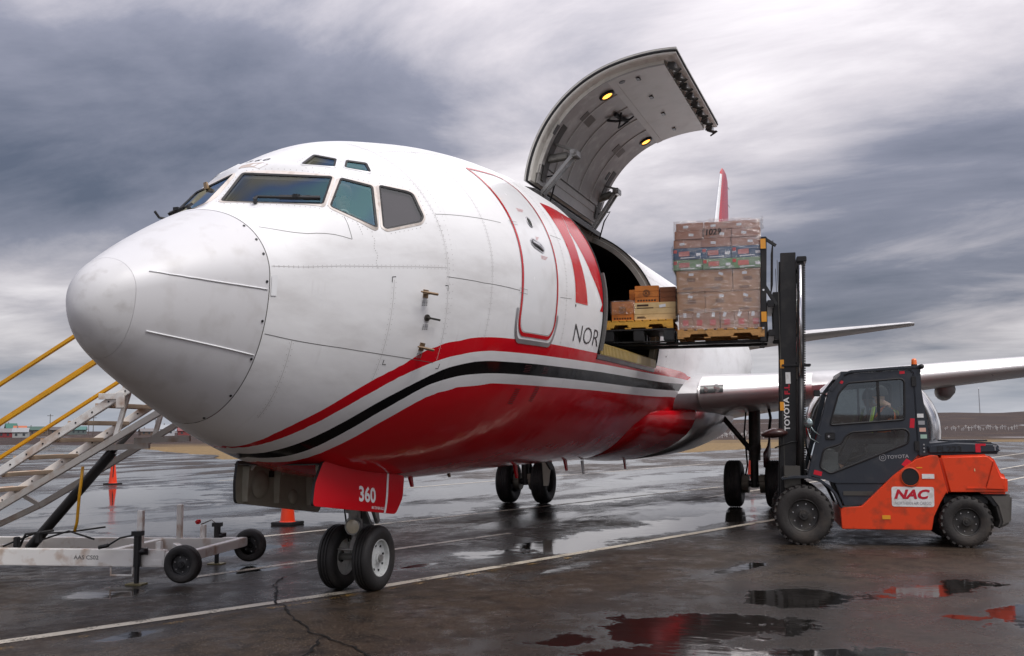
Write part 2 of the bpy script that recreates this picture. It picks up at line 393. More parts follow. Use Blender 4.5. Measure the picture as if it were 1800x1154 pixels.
def paint_material(name, col, worn):
    m = bpy.data.materials.new(name); m.use_nodes = True
    nt, nd, mt, noise, rng, mix = nodes_of(m); b = nt.nodes['Principled BSDF']; L = nt.links.new
    P = nd('ShaderNodeTexCoord').outputs['Object']
    w = rng(mt('ADD', mt('MULTIPLY', noise(P, 3.0, 6, 0.6), 0.6), mt('MULTIPLY', noise(P, 45.0, 3, 0.6), 0.4)), worn - 0.05, worn + 0.05)
    L(mix(noise(P, 2.0), [c * 0.75 for c in col] + [1], list(col) + [1]), b.inputs['Base Color']); L(w, b.inputs['Alpha'])      # worn through to the asphalt
    b.inputs['Roughness'].default_value = 0.35
    bp = nd('ShaderNodeBump'); bp.inputs['Distance'].default_value = 0.004; L(noise(P, 95.0, 3), bp.inputs['Height']); L(bp.outputs[0], b.inputs['Normal'])
    return m
WHITE_PAINT = paint_material('worn white road paint', (0.66, 0.60, 0.49), 0.43); YEL_PAINT = paint_material('worn yellow road paint', (0.42, 0.25, 0.06), 0.555)
def seg(a, b, n=24): return [(a[0] + (b[0] - a[0]) * i / n, a[1] + (b[1] - a[1]) * i / n) for i in range(n + 1)]
def marking(pts, w, mat, jit=0.004, z=0.004):
    mb = MB(); strip(mb, pts, w, z, jit); link('painted_line', mb.mesh('painted_line'), mat, kind='structure')
marking(seg((-2.2, 2.75), (0.74, 1.40), 10) + seg((0.74, 1.40), (3.95, -0.06), 20)[1:] + seg((3.95, -0.06), (8.83, -1.72), 24)[1:] + seg((8.83, -1.72), (22, -6.2), 30)[1:], 0.15, WHITE_PAINT)
marking(seg((-2.3, 2.5), (0.6, 1.17), 10) + seg((0.6, 1.17), (3.2, 0.02), 14)[1:] + seg((3.2, 0.02), (7.2, -1.36), 14)[1:], 0.09, YEL_PAINT, 0.012)
marking(seg((4.2, 2.27), (9.9, 0.5), 20), 0.13, WHITE_PAINT)
marking(seg((7.6, 4.4), (11.2, 3.2), 12) + seg((11.2, 3.2), (24, -0.7), 24)[1:], 0.14, WHITE_PAINT)
marking(seg((19.2, -1.05), (40, -6.2), 20), 0.14, WHITE_PAINT)
marking(seg((24.0, -0.9), (60, -3.0), 20), 0.16, WHITE_PAINT)
marking(seg((20.5, -6.1), (34, -10.2), 20), 0.15, WHITE_PAINT)
marking(seg((30.0, -7.0), (60, -15.5), 20), 0.15, WHITE_PAINT)
marking(seg((38.0, -6.0), (80, -17.0), 20), 0.18, WHITE_PAINT)
marking(seg((30.0, 36.0), (110, 112.0), 20), 0.3, YEL_PAINT)
marking(seg((16.0, 9.5), (44, 3.0), 20), 0.15, WHITE_PAINT)
marking(seg((24.0, 17.0), (58, 12.0), 20), 0.15, WHITE_PAINT)
def cracks():
    mb = MB()
    def wig(a, b, n, j):
        return [(x + random.uniform(-j, j), y + random.uniform(-j, j)) for x, y in seg(a, b, n)]
    strip(mb, wig((4.5, 1.25), (3.9, 0.98), 7, 0.015) + wig((3.85, 0.9), (3.06, 0.37), 9, 0.018) + wig((3.0, 0.3), (1.92, -0.74), 13, 0.03) + wig((1.87, -0.8), (1.0, -2.1), 13, 0.03), 0.020, 0.0075, 0.007)
    strip(mb, wig((1.75, -0.98), (0.75, -1.35), 12, 0.02), 0.02, 0.0075, 0.008)
    strip(mb, wig((3.06, 0.42), (0.7, 2.0), 20, 0.012), 0.012, 0.0075, 0.004)
    strip(mb, wig((9.0, 1.6), (4.5, 1.25), 24, 0.02), 0.014, 0.0075, 0.005)
    mb.build('tar_crack', M('tar', (0.008, 0.0075, 0.007), 0.7, spec=.2), kind='structure')
cracks()

# rolling tundra out to the horizon
def hill(x, y):
    dx, dy = x - CAM[0], y - CAM[1]; r = math.hypot(dx, dy); az = math.degrees(math.atan2(dy, dx)) - math.degrees(YAW)   # + = to the left
    if r < 140: return 0.0
    H = 8.6 + 4.6 * math.tanh((-az - 8) / 10.0)
    t = min(1, max(0, (r - 160) / 800.0)); t = t * t * (3 - 2 * t)
    n = math.sin(x * 0.011 + 1.3) * math.sin(y * 0.013) * 0.6 + math.sin(x * 0.031 + y * 0.023) * 0.3 + math.sin(x * 0.07 - y * 0.06 + 2) * 0.12
    return max(0.0, H * t * (1 + 0.28 * n)) + 0.25 * math.sin(x * 0.09) * math.sin(y * 0.11) * min(1, (r - 140) / 100)
def terrain():
    V = []; F = []; NA = 220
    rs = [0.0] + [20 * 1.125 ** k for k in range(46)]
    V.append((CAM[0], CAM[1], -0.05))
    for r in rs[1:]:
        for i in range(NA):
            a = 2 * math.pi * i / NA; x, y = CAM[0] + r * math.cos(a), CAM[1] + r * math.sin(a); V.append((x, y, hill(x, y) - 0.05))
    for i in range(NA): F.append((0, 1 + i, 1 + (i + 1) % NA))
    for j in range(len(rs) - 2):
        for i in range(NA):
            F.append((1 + j * NA + i, 1 + (j + 1) * NA + i, 1 + (j + 1) * NA + (i + 1) % NA, 1 + j * NA + (i + 1) % NA))
    me = bpy.data.meshes.new('tundra'); me.from_pydata(V, [], F); me.update(); me.shade_smooth()
    m = bpy.data.materials.new('tundra ground'); m.use_nodes = True
    nt, nd, mt, noise, rng, mix = nodes_of(m); b = nt.nodes['Principled BSDF']; L = nt.links.new
    P = nd('ShaderNodeTexCoord').outputs['Object']; sep = nd('ShaderNodeSeparateXYZ'); L(P, sep.inputs[0])
    ln = nd('ShaderNodeVectorMath', operation='LENGTH'); L(P, ln.inputs[0]); r = ln.outputs['Value']
    n1 = noise(P, 0.05, 7, 0.62); n2 = noise(P, 0.35, 6, 0.6); n3 = noise(P, 2.5, 4, 0.6)
    grass = mix(n2, (0.20, 0.125, 0.045, 1), (0.33, 0.22, 0.09, 1)); grass = mix(rng(n3, 0.35, 0.7), grass, (0.13, 0.085, 0.035, 1))
    heath = mix(n2, (0.015, 0.007, 0.006, 1), (0.040, 0.018, 0.012, 1)); heath = mix(rng(n1, 0.50, 0.66), heath, (0.062, 0.033, 0.018, 1))
    c = mix(rng(mt('ADD', r, mt('MULTIPLY', mt('SUBTRACT', n1, 0.5), 160.0)), 120.0, 190.0), grass, heath)
    mp = nd('ShaderNodeMapping'); L(P, mp.inputs[0]); mp.inputs['Rotation'].default_value = (0, 0, 0.36); mp.inputs['Scale'].default_value = (0.9, 0.28, 1)
    snow = mt('MULTIPLY', rng(noise(mp.outputs[0], 0.045, 6, 0.55), 0.66, 0.68), rng(r, 90.0, 180.0))
    c = mix(snow, c, (0.72, 0.74, 0.78, 1)); L(c, b.inputs['Base Color']); b.inputs['Roughness'].default_value = 0.9
    bp = nd('ShaderNodeBump'); bp.inputs['Distance'].default_value = 0.3; L(n3, bp.inputs['Height']); L(bp.outputs[0], b.inputs['Normal'])
    link('tundra', me, m, kind='structure')
terrain()
# ------------------------------------------------------------------ aircraft
AC = thing('cargo_aircraft', 'white cargo jet with red belly, black cheat line and open side cargo door', 'aircraft')
XS = [0, .04, .15, .35, .7, 1.22, 1.52, 1.92, 2.4, 3, 3.6, 4.4, 5.4, 6.4, 8, 18.5, 20, 22, 24, 26, 28, 30, 31.8]
ZT = [2.563, 2.750, 2.885, 3.022, 3.237, 3.516, 3.665, 4.055, 4.308, 4.587, 4.744, 4.914, 5.058, 5.144, 5.158, 5.158, 5.158, 5.158, 5.158, 5.15, 5.10, 5.0, 4.75]
ZB = [2.563, 2.419, 2.272, 2.141, 1.967, 1.739, 1.613, 1.480, 1.353, 1.240, 1.173, 1.130, 1.123, 1.131, 1.148, 1.15, 1.30, 1.64, 2.10, 2.66, 3.25, 3.85, 4.38]
WD = [0, .133, .248, .373, .550, .771, .882, 1.066, 1.313, 1.565, 1.727, 1.832, 1.877, 1.882, 1.883, 1.883, 1.883, 1.83, 1.69, 1.42, 1.05, .6, .22]
ZW = [2.563, 2.607, 2.662, 2.730, 2.813, 2.903, 2.940, 2.993, 3.073, 3.172, 3.255, 3.310, 3.344, 3.364, 3.373, 3.373, 3.38, 3.45, 3.6, 3.85, 4.15, 4.4, 4.56]
class Pchip:
    def __init__(s, x, y):
        s.x = np.array(x, float); s.y = np.array(y, float); h = np.diff(s.x); d = np.diff(s.y) / h; m = np.zeros(len(x))
        for i in range(1, len(x) - 1):
            if d[i] * d[i - 1] > 0: w1 = 2 * h[i] + h[i - 1]; w2 = h[i] + 2 * h[i - 1]; m[i] = (w1 + w2) / (w1 / d[i - 1] + w2 / d[i])
        m[0] = d[0]; s.m = m; s.h = h
    def __call__(s, x):
        i = int(min(max(np.searchsorted(s.x, x) - 1, 0), len(s.x) - 2)); h = s.h[i]; t = min(max((x - s.x[i]) / h, 0), 1)
        return float(s.y[i] * (2 * t**3 - 3 * t**2 + 1) + s.m[i] * h * (t**3 - 2 * t**2 + t) + s.y[i + 1] * (3 * t**2 - 2 * t**3) + s.m[i + 1] * h * (t**3 - t**2))
_SQ = [math.sqrt(x) for x in XS]
_PC = [Pchip(_SQ, a) for a in (ZT, ZB, WD, ZW)]
_cache = {}
def sec(x):
    k = round(x, 5)
    if k not in _cache: s = math.sqrt(max(0, x)); _cache[k] = tuple(p(s) for p in _PC)
    return _cache[k]
FLAT = []                                    # flat facets round the cockpit windows: centre, normal, u, v, polygon
def S0(x, ph):
    zt, zb, w, zw = sec(x); a = math.radians(ph); s = math.sin(a)
    p = Vector((x, -w * math.cos(a), zw + ((zt - zw) if s > 0 else (zw - zb)) * s))
    if FLAT and 1.235 < x < 3.1 and 8 < ph < 172: p = facet(p)
    return p
def facet(p):
    sg = 1 if p.y <= 0 else -1; q = Vector((p.x, p.y * sg, p.z)); push = Vector()
    for c, n, u, v, poly in FLAT:
        d = (q - c).dot(n)
        if d <= 0 or d > .3: continue
        a, b = (q - c).dot(u), (q - c).dot(v); dist = -1e9
        for i in range(len(poly)):
            x0, y0, x1, y1 = *poly[i - 1], *poly[i]; ex, ey = x1 - x0, y1 - y0; L = math.hypot(ex, ey); dist = max(dist, ((a - x0) * ey - (b - y0) * ex) / L)
        t = min(1, max(0, (dist - .045) / .16)); k = 1 - t * t * (3 - 2 * t)
        if k * d > push.length: push = n * (k * d)
    q = q - push
    return Vector((q.x, q.y * sg, q.z))
def SN(x, ph):
    x = max(x, 0.02); a = S0(x + .004, ph) - S0(x - .004, ph); b = S0(x, ph + .3) - S0(x, ph - .3)
    n = a.cross(b).normalized(); p = S0(x, ph) - Vector((x, 0, sec(x)[3]))
    return n if n.dot(p) > 0 else -n
def S(x, ph, off=0.0):
    return S0(x, ph) + SN(x, ph) * off if off else S0(x, ph)
def phi_of(p):
    zt, zb, w, zw = sec(p[0]); h = (zt - zw) if p[2] > zw else (zw - zb)
    return math.degrees(math.atan2((p[2] - zw) / h, -p[1] / w))

# --- cockpit glazing: flat panes set in raised frames
WIN = {'W1': [(1.821, -.050, 3.968), (2.188, -.747, 3.955), (1.899, -.834, 3.633), (1.489, -.078, 3.643)],
       'W2': [(2.233, -.805, 3.939), (2.468, -1.009, 3.916), (2.257, -1.165, 3.46), (1.954, -.877, 3.631)],
       'W3': [(2.523, -1.044, 3.92), (2.764, -1.213, 3.907), (2.807, -1.251, 3.889), (2.782, -1.372, 3.655), (2.728, -1.37, 3.596), (2.357, -1.217, 3.475), (2.331, -1.197, 3.49)],
       'E1': [(2.146, -.456, 4.096), (2.402, -.42, 4.245), (2.479, -.611, 4.211), (2.335, -.681, 4.091)],
       'E2': [(2.42, -.743, 4.104), (2.526, -.696, 4.196), (2.659, -.832, 4.193), (2.579, -.92, 4.078)]}
GLASS = glass('cockpit glass', (0.80, 0.84, 0.82), 0.12, tint=((.30, .58, .62), (.26, .40, .64), (.60, .56, .36))); GLASSG = glass('tinted side glass', (0.42, 0.40, 0.42), 0.0, 0.05)
def plane_fit(P):
    c = sum(P, Vector()) / len(P); n = Vector()
    for i in range(len(P)): n += (P[i] - c).cross(P[(i + 1) % len(P)] - c)
    n.normalize()
    if n.dot(c - Vector((c.x + 1.0, 0, c.z - 1.0))) < 0: n = -n
    u = (P[1] - P[0]).normalized(); u = (u - n * u.dot(n)).normalized(); return c, n, u, n.cross(u)
def grow(poly, g):
    A = sum(poly[i - 1][0] * poly[i][1] - poly[i][0] * poly[i - 1][1] for i in range(len(poly))); sg = 1 if A > 0 else -1; out = []
    for i in range(len(poly)):
        a, b, c = Vector(poly[i - 1]), Vector(poly[i]), Vector(poly[(i + 1) % len(poly)])
        e1, e2 = (b - a).normalized(), (c - b).normalized(); n1, n2 = Vector((e1.y, -e1.x)) * sg, Vector((e2.y, -e2.x)) * sg
        k = (n1 + n2); out.append(tuple(b + k * (g / max(0.4, 1 + n1.dot(n2)))))
    return out
def facets():
    for key in ('W1', 'W2', 'W3'):
        P = [Vector(p) for p in WIN[key]]; c, n, u, v = plane_fit(P); poly = [((q - c).dot(u), (q - c).dot(v)) for q in P]
        A = sum(poly[i - 1][0] * poly[i][1] - poly[i][0] * poly[i - 1][1] for i in range(len(poly)))
        FLAT.append((c, n, u, v, poly if A > 0 else poly[::-1]))
facets()
# --- livery: stripe edges as angle round the body for each station
BND = [[(0, -140), (1.5, -105), (1.69, -94.4), (1.8, -66.3), (2.06, -47.0), (2.34, -34.8), (2.63, -27.8), (2.82, -23.5), (3.12, -20.6), (3.51, -19.2), (4.02, -18.7), (7.2, -18.2), (12.6, -17.1), (14.5, -19.5), (16, -20)],
       [(0, -145), (1.6, -105), (1.78, -81.6), (1.87, -69.9), (2.12, -50.9), (2.39, -38.7), (2.7, -30.5), (3.07, -25.6), (3.44, -23.5), (3.92, -22.4), (6.5, -21.8), (10.5, -20.9), (12.8, -20.1), (14.5, -20), (16, -20.5)],
       [(0, -150), (1.75, -112), (1.93, -87.9), (2.06, -71.1), (2.3, -52.5), (2.59, -39.9), (3.03, -30.3), (3.19, -28.2), (3.49, -26.3), (3.94, -25.1), (6.6, -24.5), (11.2, -23.7), (13.4, -22.3), (16, -22)],
       [(0, -155), (1.85, -115), (2.04, -89.4), (2.21, -75.5), (2.4, -56.8), (2.66, -43.3), (3.09, -33.0), (3.57, -29.9), (4.27, -28.9), (6.8, -28.6), (11.4, -27.3), (13.3, -26.2), (16, -26)],
       [(0, -160), (2.0, -115), (2.2, -90), (2.37, -76.3), (2.51, -61.6), (2.75, -47.3), (3.16, -36.6), (3.65, -33.1), (4.36, -31.6), (7, -31.2), (11.6, -30.3), (13.4, -29.4), (16, -29)]]
BF = [Pchip([a for a, b in q], [b for a, b in q]) for q in BND]
def livery(x, ph):
    """0 white .. stripe index, continuous so that edges stay sharp inside a face"""
    a = ph if ph <= 90 else 180 - ph            # starboard mirrors port
    e = [f(x) for f in BF]
    if a >= e[0]: return max(0.0, 1 - (a - e[0]) / 8.0)
    for k in range(4):
        if a >= e[k + 1]: return k + 1 + (e[k] - a) / max(0.01, e[k] - e[k + 1])
    return min(6.0, 5 + (e[4] - a) / 8.0)
def skin_material():
    m = bpy.data.materials.new('aircraft paint'); m.use_nodes = True
    nt, nd, mt, noise, rng, mix = nodes_of(m); b = nt.nodes['Principled BSDF']; L = nt.links.new
    uv = nd('ShaderNodeUVMap', uv_map='livery'); sp = nd('ShaderNodeSeparateXYZ'); L(uv.outputs[0], sp.inputs[0])
    rp = nd('ShaderNodeValToRGB'); rp.color_ramp.interpolation = 'CONSTANT'; L(mt('DIVIDE', sp.outputs[0], 6.0), rp.inputs[0])
    W, Rd, K = (0.80, 0.805, 0.81, 1), (0.57, 0.003, 0.011, 1), (0.005, 0.005, 0.006, 1)
    el = rp.color_ramp.elements; el[0].color = W; el[1].position = 1 / 6; el[1].color = Rd
    for p, c in ((2 / 6, W), (3 / 6, K), (4 / 6, W), (5 / 6, Rd)):
        q = rp.color_ramp.elements.new(p); q.color = c
    P = nd('ShaderNodeTexCoord').outputs['Object']
    mp = nd('ShaderNodeMapping'); L(P, mp.inputs[0]); mp.inputs['Scale'].default_value = (0.5, 1, 1.6)
    g = rng(noise(mp.outputs[0], 1.6, 7, 0.62), 0.44, 0.78, 0.0, 0.42)
    st = nd('ShaderNodeMapping'); L(P, st.inputs[0]); st.inputs['Scale'].default_value = (9.0, 1, 0.8)
    g2 = rng(noise(st.outputs[0], 1.2, 5, 0.6), 0.56, 0.78, 0.0, 0.26)
    lum = nd('ShaderNodeSeparateColor'); L(rp.outputs[0], lum.inputs[0])
    c = mix(mt('MULTIPLY', mt('MAXIMUM', g, g2), mt('ADD', mt('MULTIPLY', lum.outputs[1], 1.1), .12)), rp.outputs[0], (0.34, 0.31, 0.29, 1))
    c = mix(0.72, rp.outputs[0], c)
    L(c, b.inputs['Base Color'])
    rw = nd('ShaderNodeSeparateColor'); L(rp.outputs[0], rw.inputs[0])
    L(mt('ADD', rng(noise(P, 2.2, 5), 0.3, 0.7, 0.10, 0.17), mt('MULTIPLY', rw.outputs[1], .26)), b.inputs['Roughness'])
    L(mt('ADD', mt('MULTIPLY', rw.outputs[0], .30), .10), b.inputs['Specular IOR Level'])
    # skin panels are never quite flat
    bp = nd('ShaderNodeBump'); bp.inputs['Strength'].default_value = 1.0; bp.inputs['Distance'].default_value = 1.0
    mp2 = nd('ShaderNodeMapping'); L(P, mp2.inputs[0]); mp2.inputs['Scale'].default_value = (1.5, 2.0, 2.0)
    L(mt('MULTIPLY', noise(mp2.outputs[0], 1.1, 3, 0.5), 0.011), bp.inputs['Height']); L(bp.outputs[0], b.inputs['Normal'])
    return m
SKIN = skin_material()
WHITE = M('white aircraft enamel', (0.78, 0.79, 0.80), 0.25, var=0.04, coat=0.3, dirt=((0.40, 0.37, 0.34), 0.25, 3))
BEIGE = M('weathered off-white frame paint', (0.70, 0.64, 0.59), 0.4, var=0.08, vscale=9, dirt=((0.40, 0.30, 0.22), 0.5, 14))
RED = M('red enamel', (0.52, 0.003, 0.010), 0.20, var=0.07, spec=.4)
BLACK = M('black paint', (0.010, 0.010, 0.011), 0.4)
RUBBER = M('black rubber', (0.014, 0.014, 0.015), 0.6, var=0.3, vscale=8, bump=0.15)
TYRE = M('tyre rubber', (0.017, 0.016, 0.016), 0.62, var=0.3, vscale=7, bump=0.3, bscale=50, dirt=((0.06, 0.052, 0.045), 0.5, 5))
STEEL = M('gear steel', (0.34, 0.34, 0.33), 0.38, 0.55, dirt=((0.10, 0.085, 0.07), 0.7, 6))
DARKST = M('dark oily steel', (0.045, 0.043, 0.04), 0.45, 0.3, dirt=((0.12, 0.10, 0.08), 0.4, 8))
CHROME = M('polished metal', (0.72, 0.72, 0.73), 0.16, 1.0, var=0.05)
ALU = M('bare aluminium', (0.60, 0.60, 0.61), 0.30, 0.85, var=0.08, dirt=((0.30, 0.28, 0.27), 0.4, 2))
BRASS = M('heat stained probe metal', (0.30, 0.21, 0.13), 0.4, 0.8)
PRIMER = M('zinc primer', (0.30, 0.285, 0.235), 0.5, var=0.15, vscale=5, dirt=((0.13, 0.115, 0.09), 0.6, 5))
LINE = M('panel gap', (0.11, 0.105, 0.10), 0.6); FAINT = M('filled panel lap', (0.50, 0.49, 0.48), 0.5, var=.3, vscale=6)
def body_mesh(name, xs, phs, mat, parent, keep=None, uv=True):
    n = len(phs); V = [S0(x, p) for x in xs for p in phs]; F = []; FU = []
    for j in range(len(xs) - 1):
        for i in range(n - 1):
            if keep and not keep((xs[j] + xs[j + 1]) / 2, (phs[i] + phs[i + 1]) / 2): continue
            F.append((j * n + i, (j + 1) * n + i, (j + 1) * n + i + 1, j * n + i + 1))
    me = bpy.data.meshes.new(name); me.from_pydata(V, [], F); me.update()
    if uv:
        lv = [livery(x, p) for x in xs for p in phs]; ul = me.uv_layers.new(name='livery')
        for l in me.loops: ul.data[l.index].uv = (lv[l.vertex_index], 0.5)
    bm = bmesh.new(); bm.from_mesh(me); bmesh.ops.remove_doubles(bm, verts=bm.verts, dist=1e-4)
    bmesh.ops.recalc_face_normals(bm, faces=bm.faces); bm.to_mesh(me); bm.free(); me.shade_smooth()
    return link(name, me, mat, parent)
def frange(a, b, st):
    n = max(1, int(round(abs(b - a) / st))); return [a + (b - a) * i / n for i in range(n + 1)]
PH = [p for p in range(-90, 271, 2)]
CX0, CX1, CP0, CP1 = 7.18, 10.65, -18, 66           # main deck cargo door opening
COCK = (1.224, 3.4, 8, 172)                           # cockpit skin is a separate triangulated zone
xs = frange(1.224, 3.4, 0.045) + frange(3.4, 7.18, 0.06)[1:] + frange(7.18, 10.65, 0.08)[1:] + frange(10.65, 14, 0.12)[1:] + frange(14, 31.8, 0.4)[1:]
FUS = body_mesh('fuselage', xs, PH, SKIN, AC, keep=lambda x, p: not (CX0 < x < CX1 and CP0 < p < CP1) and not (x < COCK[1] and COCK[2] < p < COCK[3]))
RAD_M = M('radome paint', (0.66, 0.66, 0.67), 0.42, var=0.05, vscale=2, dirt=((0.42, 0.40, 0.38), 0.35, 5))
CAP_M = M('nose cap erosion coating', (0.645, 0.645, 0.65), 0.45, var=0.07, vscale=6, bump=0.05, dirt=((0.36, 0.34, 0.32), 0.4, 9))
RADO = body_mesh('radome', [0.24 + (1.216 - 0.24) * (i / 30) for i in range(31)], PH, RAD_M, AC, uv=False)
body_mesh('nose_cap', [0.2385 * (i / 24) ** 2 for i in range(25)], PH, CAP_M, RADO, uv=False)

def conform(polys, off, name, mat, parent, step=(0.1, 4.0), smooth=True, kind=None):
    """thin applied sheets (paint, decals, doors) that follow the skin; polys in (station, angle)"""
    V = []; F = []
    for poly in polys:
        x0, x1 = min(p[0] for p in poly), max(p[0] for p in poly); a0, a1 = min(p[1] for p in poly), max(p[1] for p in poly)
        P = []
        for i in range(len(poly)):
            a, b = poly[i], poly[(i + 1) % len(poly)]; n = max(1, int(max(abs(b[0] - a[0]) / step[0], abs(b[1] - a[1]) / step[1])))
            P += [(a[0] + (b[0] - a[0]) * k / n, a[1] + (b[1] - a[1]) * k / n) for k in range(n)]
        ex = [(x, a) for x in frange(x0, x1, step[0])[1:-1] for a in frange(a0, a1, step[1])[1:-1]]
        vv, ff = cdt([(x * 50, a) for x, a in P], (), [(x * 50, a) for x, a in ex])
        n = len(V); V += [S(x / 50, a, off) for x, a in vv]; F += [tuple(i + n for i in f) for f in ff]
    me = bpy.data.meshes.new(name); me.from_pydata(V, [], F); me.update()
    bm = bmesh.new(); bm.from_mesh(me)
    for f in bm.faces:
        c = f.calc_center_median()
        if f.normal.dot(c - Vector((c.x + 0.2, 0, sec(max(c.x, 0))[3]))) < 0: f.normal_flip()
    bm.to_mesh(me); bm.free()
    if smooth: me.shade_smooth()
    return link(name, me, mat, parent, kind=kind)
def band(path, w, off, name, mat, parent, closed=False, kind=None, mb=None):
    """narrow strip of width w (metres) along a path of (station, angle) on the skin"""
    P = []
    m = len(path)
    for i in range(m if closed else m - 1):
        a, b = path[i], path[(i + 1) % m]; n = max(1, int(max(abs(b[0] - a[0]) / 0.06, abs(b[1] - a[1]) / 2.0)))
        P += [(a[0] + (b[0] - a[0]) * k / n, a[1] + (b[1] - a[1]) * k / n) for k in range(n)]
    if not closed: P.append(path[-1])
    Q = [S(x, a, off) for x, a in P]; N = [SN(x, a) for x, a in P]; V = []; n = len(Q)
    for i in range(n):
        t = (Q[(i + 1) % n] - Q[i - 1]) if closed else (Q[min(i + 1, n - 1)] - Q[max(i - 1, 0)])
        s = N[i].cross(t.normalized()).normalized(); V += [Q[i] + s * (w / 2), Q[i] - s * (w / 2)]
    F = [(2 * i, 2 * i + 1, 2 * ((i + 1) % n) + 1, 2 * ((i + 1) % n)) for i in range(n if closed else n - 1)]
    own = mb is None
    if own: mb = MB()
    mb.add(V, F)
    if own: return mb.build(name, mat, parent, smooth=True, kind=kind)
def letters(s, x, ph, h, mat, parent, name='lettering', off=0.004, bold=0.0, sx=1.0, stbd=False):
    """text painted on the skin: left end at station x, baseline at angle ph, capital height h metres"""
    V, F = text2d(s, 1.0, bold); hh = max(v[1] for v in V); k = h / hh
    me = bpy.data.meshes.new(name); me.from_pydata([(a * k * sx, b * k, 0) for a, b in V], [], F); bm = bmesh.new(); bm.from_mesh(me)
    W = max(v[0] for v in V) * k * sx
    for ax, L_ in (((1, 0, 0), W), ((0, 1, 0), h)):
        for q in frange(0, L_, 0.05)[1:-1]:
            bmesh.ops.bisect_plane(bm, geom=bm.verts[:] + bm.edges[:] + bm.faces[:], plane_co=[c * q for c in ax], plane_no=ax)
    r = (S0(x, ph + 1) - S0(x, ph - 1)).length / 2
    for v in bm.verts: v.co = S(x + v.co.x, ph + v.co.y / r, off)
    bm.to_mesh(me); bm.free(); return link(name, me, mat, parent)

def dense(poly, st):
    out = []
    for i in range(len(poly)):
        a, b = Vector(poly[i]), Vector(poly[(i + 1) % len(poly)]); n = max(1, int((b - a).length / st)); out += [tuple(a.lerp(b, k / n)) for k in range(n)]
    return out
HOLES = []
def cockpit_windows():
    for side in (1, -1):
        for key, pts in WIN.items():
            P = [Vector((x, y * side, z)) for x, y, z in pts]; c, n, u, v = plane_fit(P)
            big = key[0] == 'W'; p2 = dense(rounded([((q - c).dot(u), (q - c).dot(v)) for q in P], 0.028 if big else 0.02, 3), .05)
            g = 0.031 if big else 0.022
            at = lambda q, o: c + u * q[0] + v * q[1] + n * o
            out2 = grow(p2, g)
            def onskin(q, o):
                w = at(q, 0); return S(w.x, phi_of(w) % 360 if phi_of(w) < -90 else phi_of(w), o)
            hole = [(at(q, 0).x, phi_of(at(q, 0))) for q in out2]; HOLES.append([(a, b if b >= 0 else b + 360) for a, b in hole])
            mid = grow(p2, 0.008)
            N = len(p2)
            rings = [[onskin(q, -0.03) for q in out2], [onskin(q, 0.004) for q in out2], [at(q, 0.009) for q in mid], [at(q, -0.004) for q in p2], [at(q, -0.05) for q in p2]]
            mb = MB(); mb.loft(rings, True, False)
            fr = mb.build('cockpit_window', BEIGE if big else WHITE, AC, auto=30)
            gs = MB(); gs.loft([[at(q, 0.0105) for q in mid], [at(q, 0.004) for q in grow(p2, -0.012)], [at(q, -0.02) for q in grow(p2, -0.012)]], True, False)
            gs.build('seal', RUBBER, fr)
            gl = MB(); pane = grow(p2, -0.004); V, F = cdt(pane); gl.add([at(q, -0.002) for q in V], F)
            gl.build('pane', GLASSG if key == 'W3' else GLASS, fr)
            if key == 'W3': bl = MB(); bl.add([at(q, -0.03) for q in V], F); bl.build('sun_blind', M('grey sun blind', (.17, .155, .165), .8, var=.06), fr)
cockpit_windows()
def cockpit_skin():
    x0, x1, a0, a1 = COCK; xr = frange(x0, x1, 0.045); ar = [a for a in range(a0, a1 + 1, 2)]
    outer = [(x, a0) for x in xr[:-1]] + [(x1, a) for a in ar[:-1]] + [(x, a1) for x in xr[:0:-1]] + [(x0, a) for a in ar[:0:-1]]
    def inh(p):
        for h in HOLES:
            j = len(h) - 1; r = False
            for i in range(len(h)):
                if (h[i][1] > p[1]) != (h[j][1] > p[1]) and p[0] < (h[j][0] - h[i][0]) * (p[1] - h[i][1]) / (h[j][1] - h[i][1]) + h[i][0]: r = not r
                j = i
            if r: return True
        return False
    ex = [(x, a) for x in xr[1:-1] for a in ar[1:-1] if not inh((x, a))]
    k = 50
    V, F = cdt([(x * k, a) for x, a in outer], [[(x * k, a) for x, a in h] for h in HOLES], [(x * k, a) for x, a in ex])
    me = bpy.data.meshes.new('cockpit_skin'); me.from_pydata([S0(x / k, a) for x, a in V], [], F); me.update()
    ul = me.uv_layers.new(name='livery')
    for l in me.loops: ul.data[l.index].uv = (0.0, 0.5)
    bm = bmesh.new(); bm.from_mesh(me)
    for f in bm.faces:
        c = f.calc_center_median()
        if f.normal.dot(c - Vector((c.x + 0.6, 0, 2.6))) < 0: f.normal_flip()
    bm.to_mesh(me); bm.free(); me.shade_smooth()
    link('cockpit_skin', me, SKIN, FUS)
cockpit_skin()
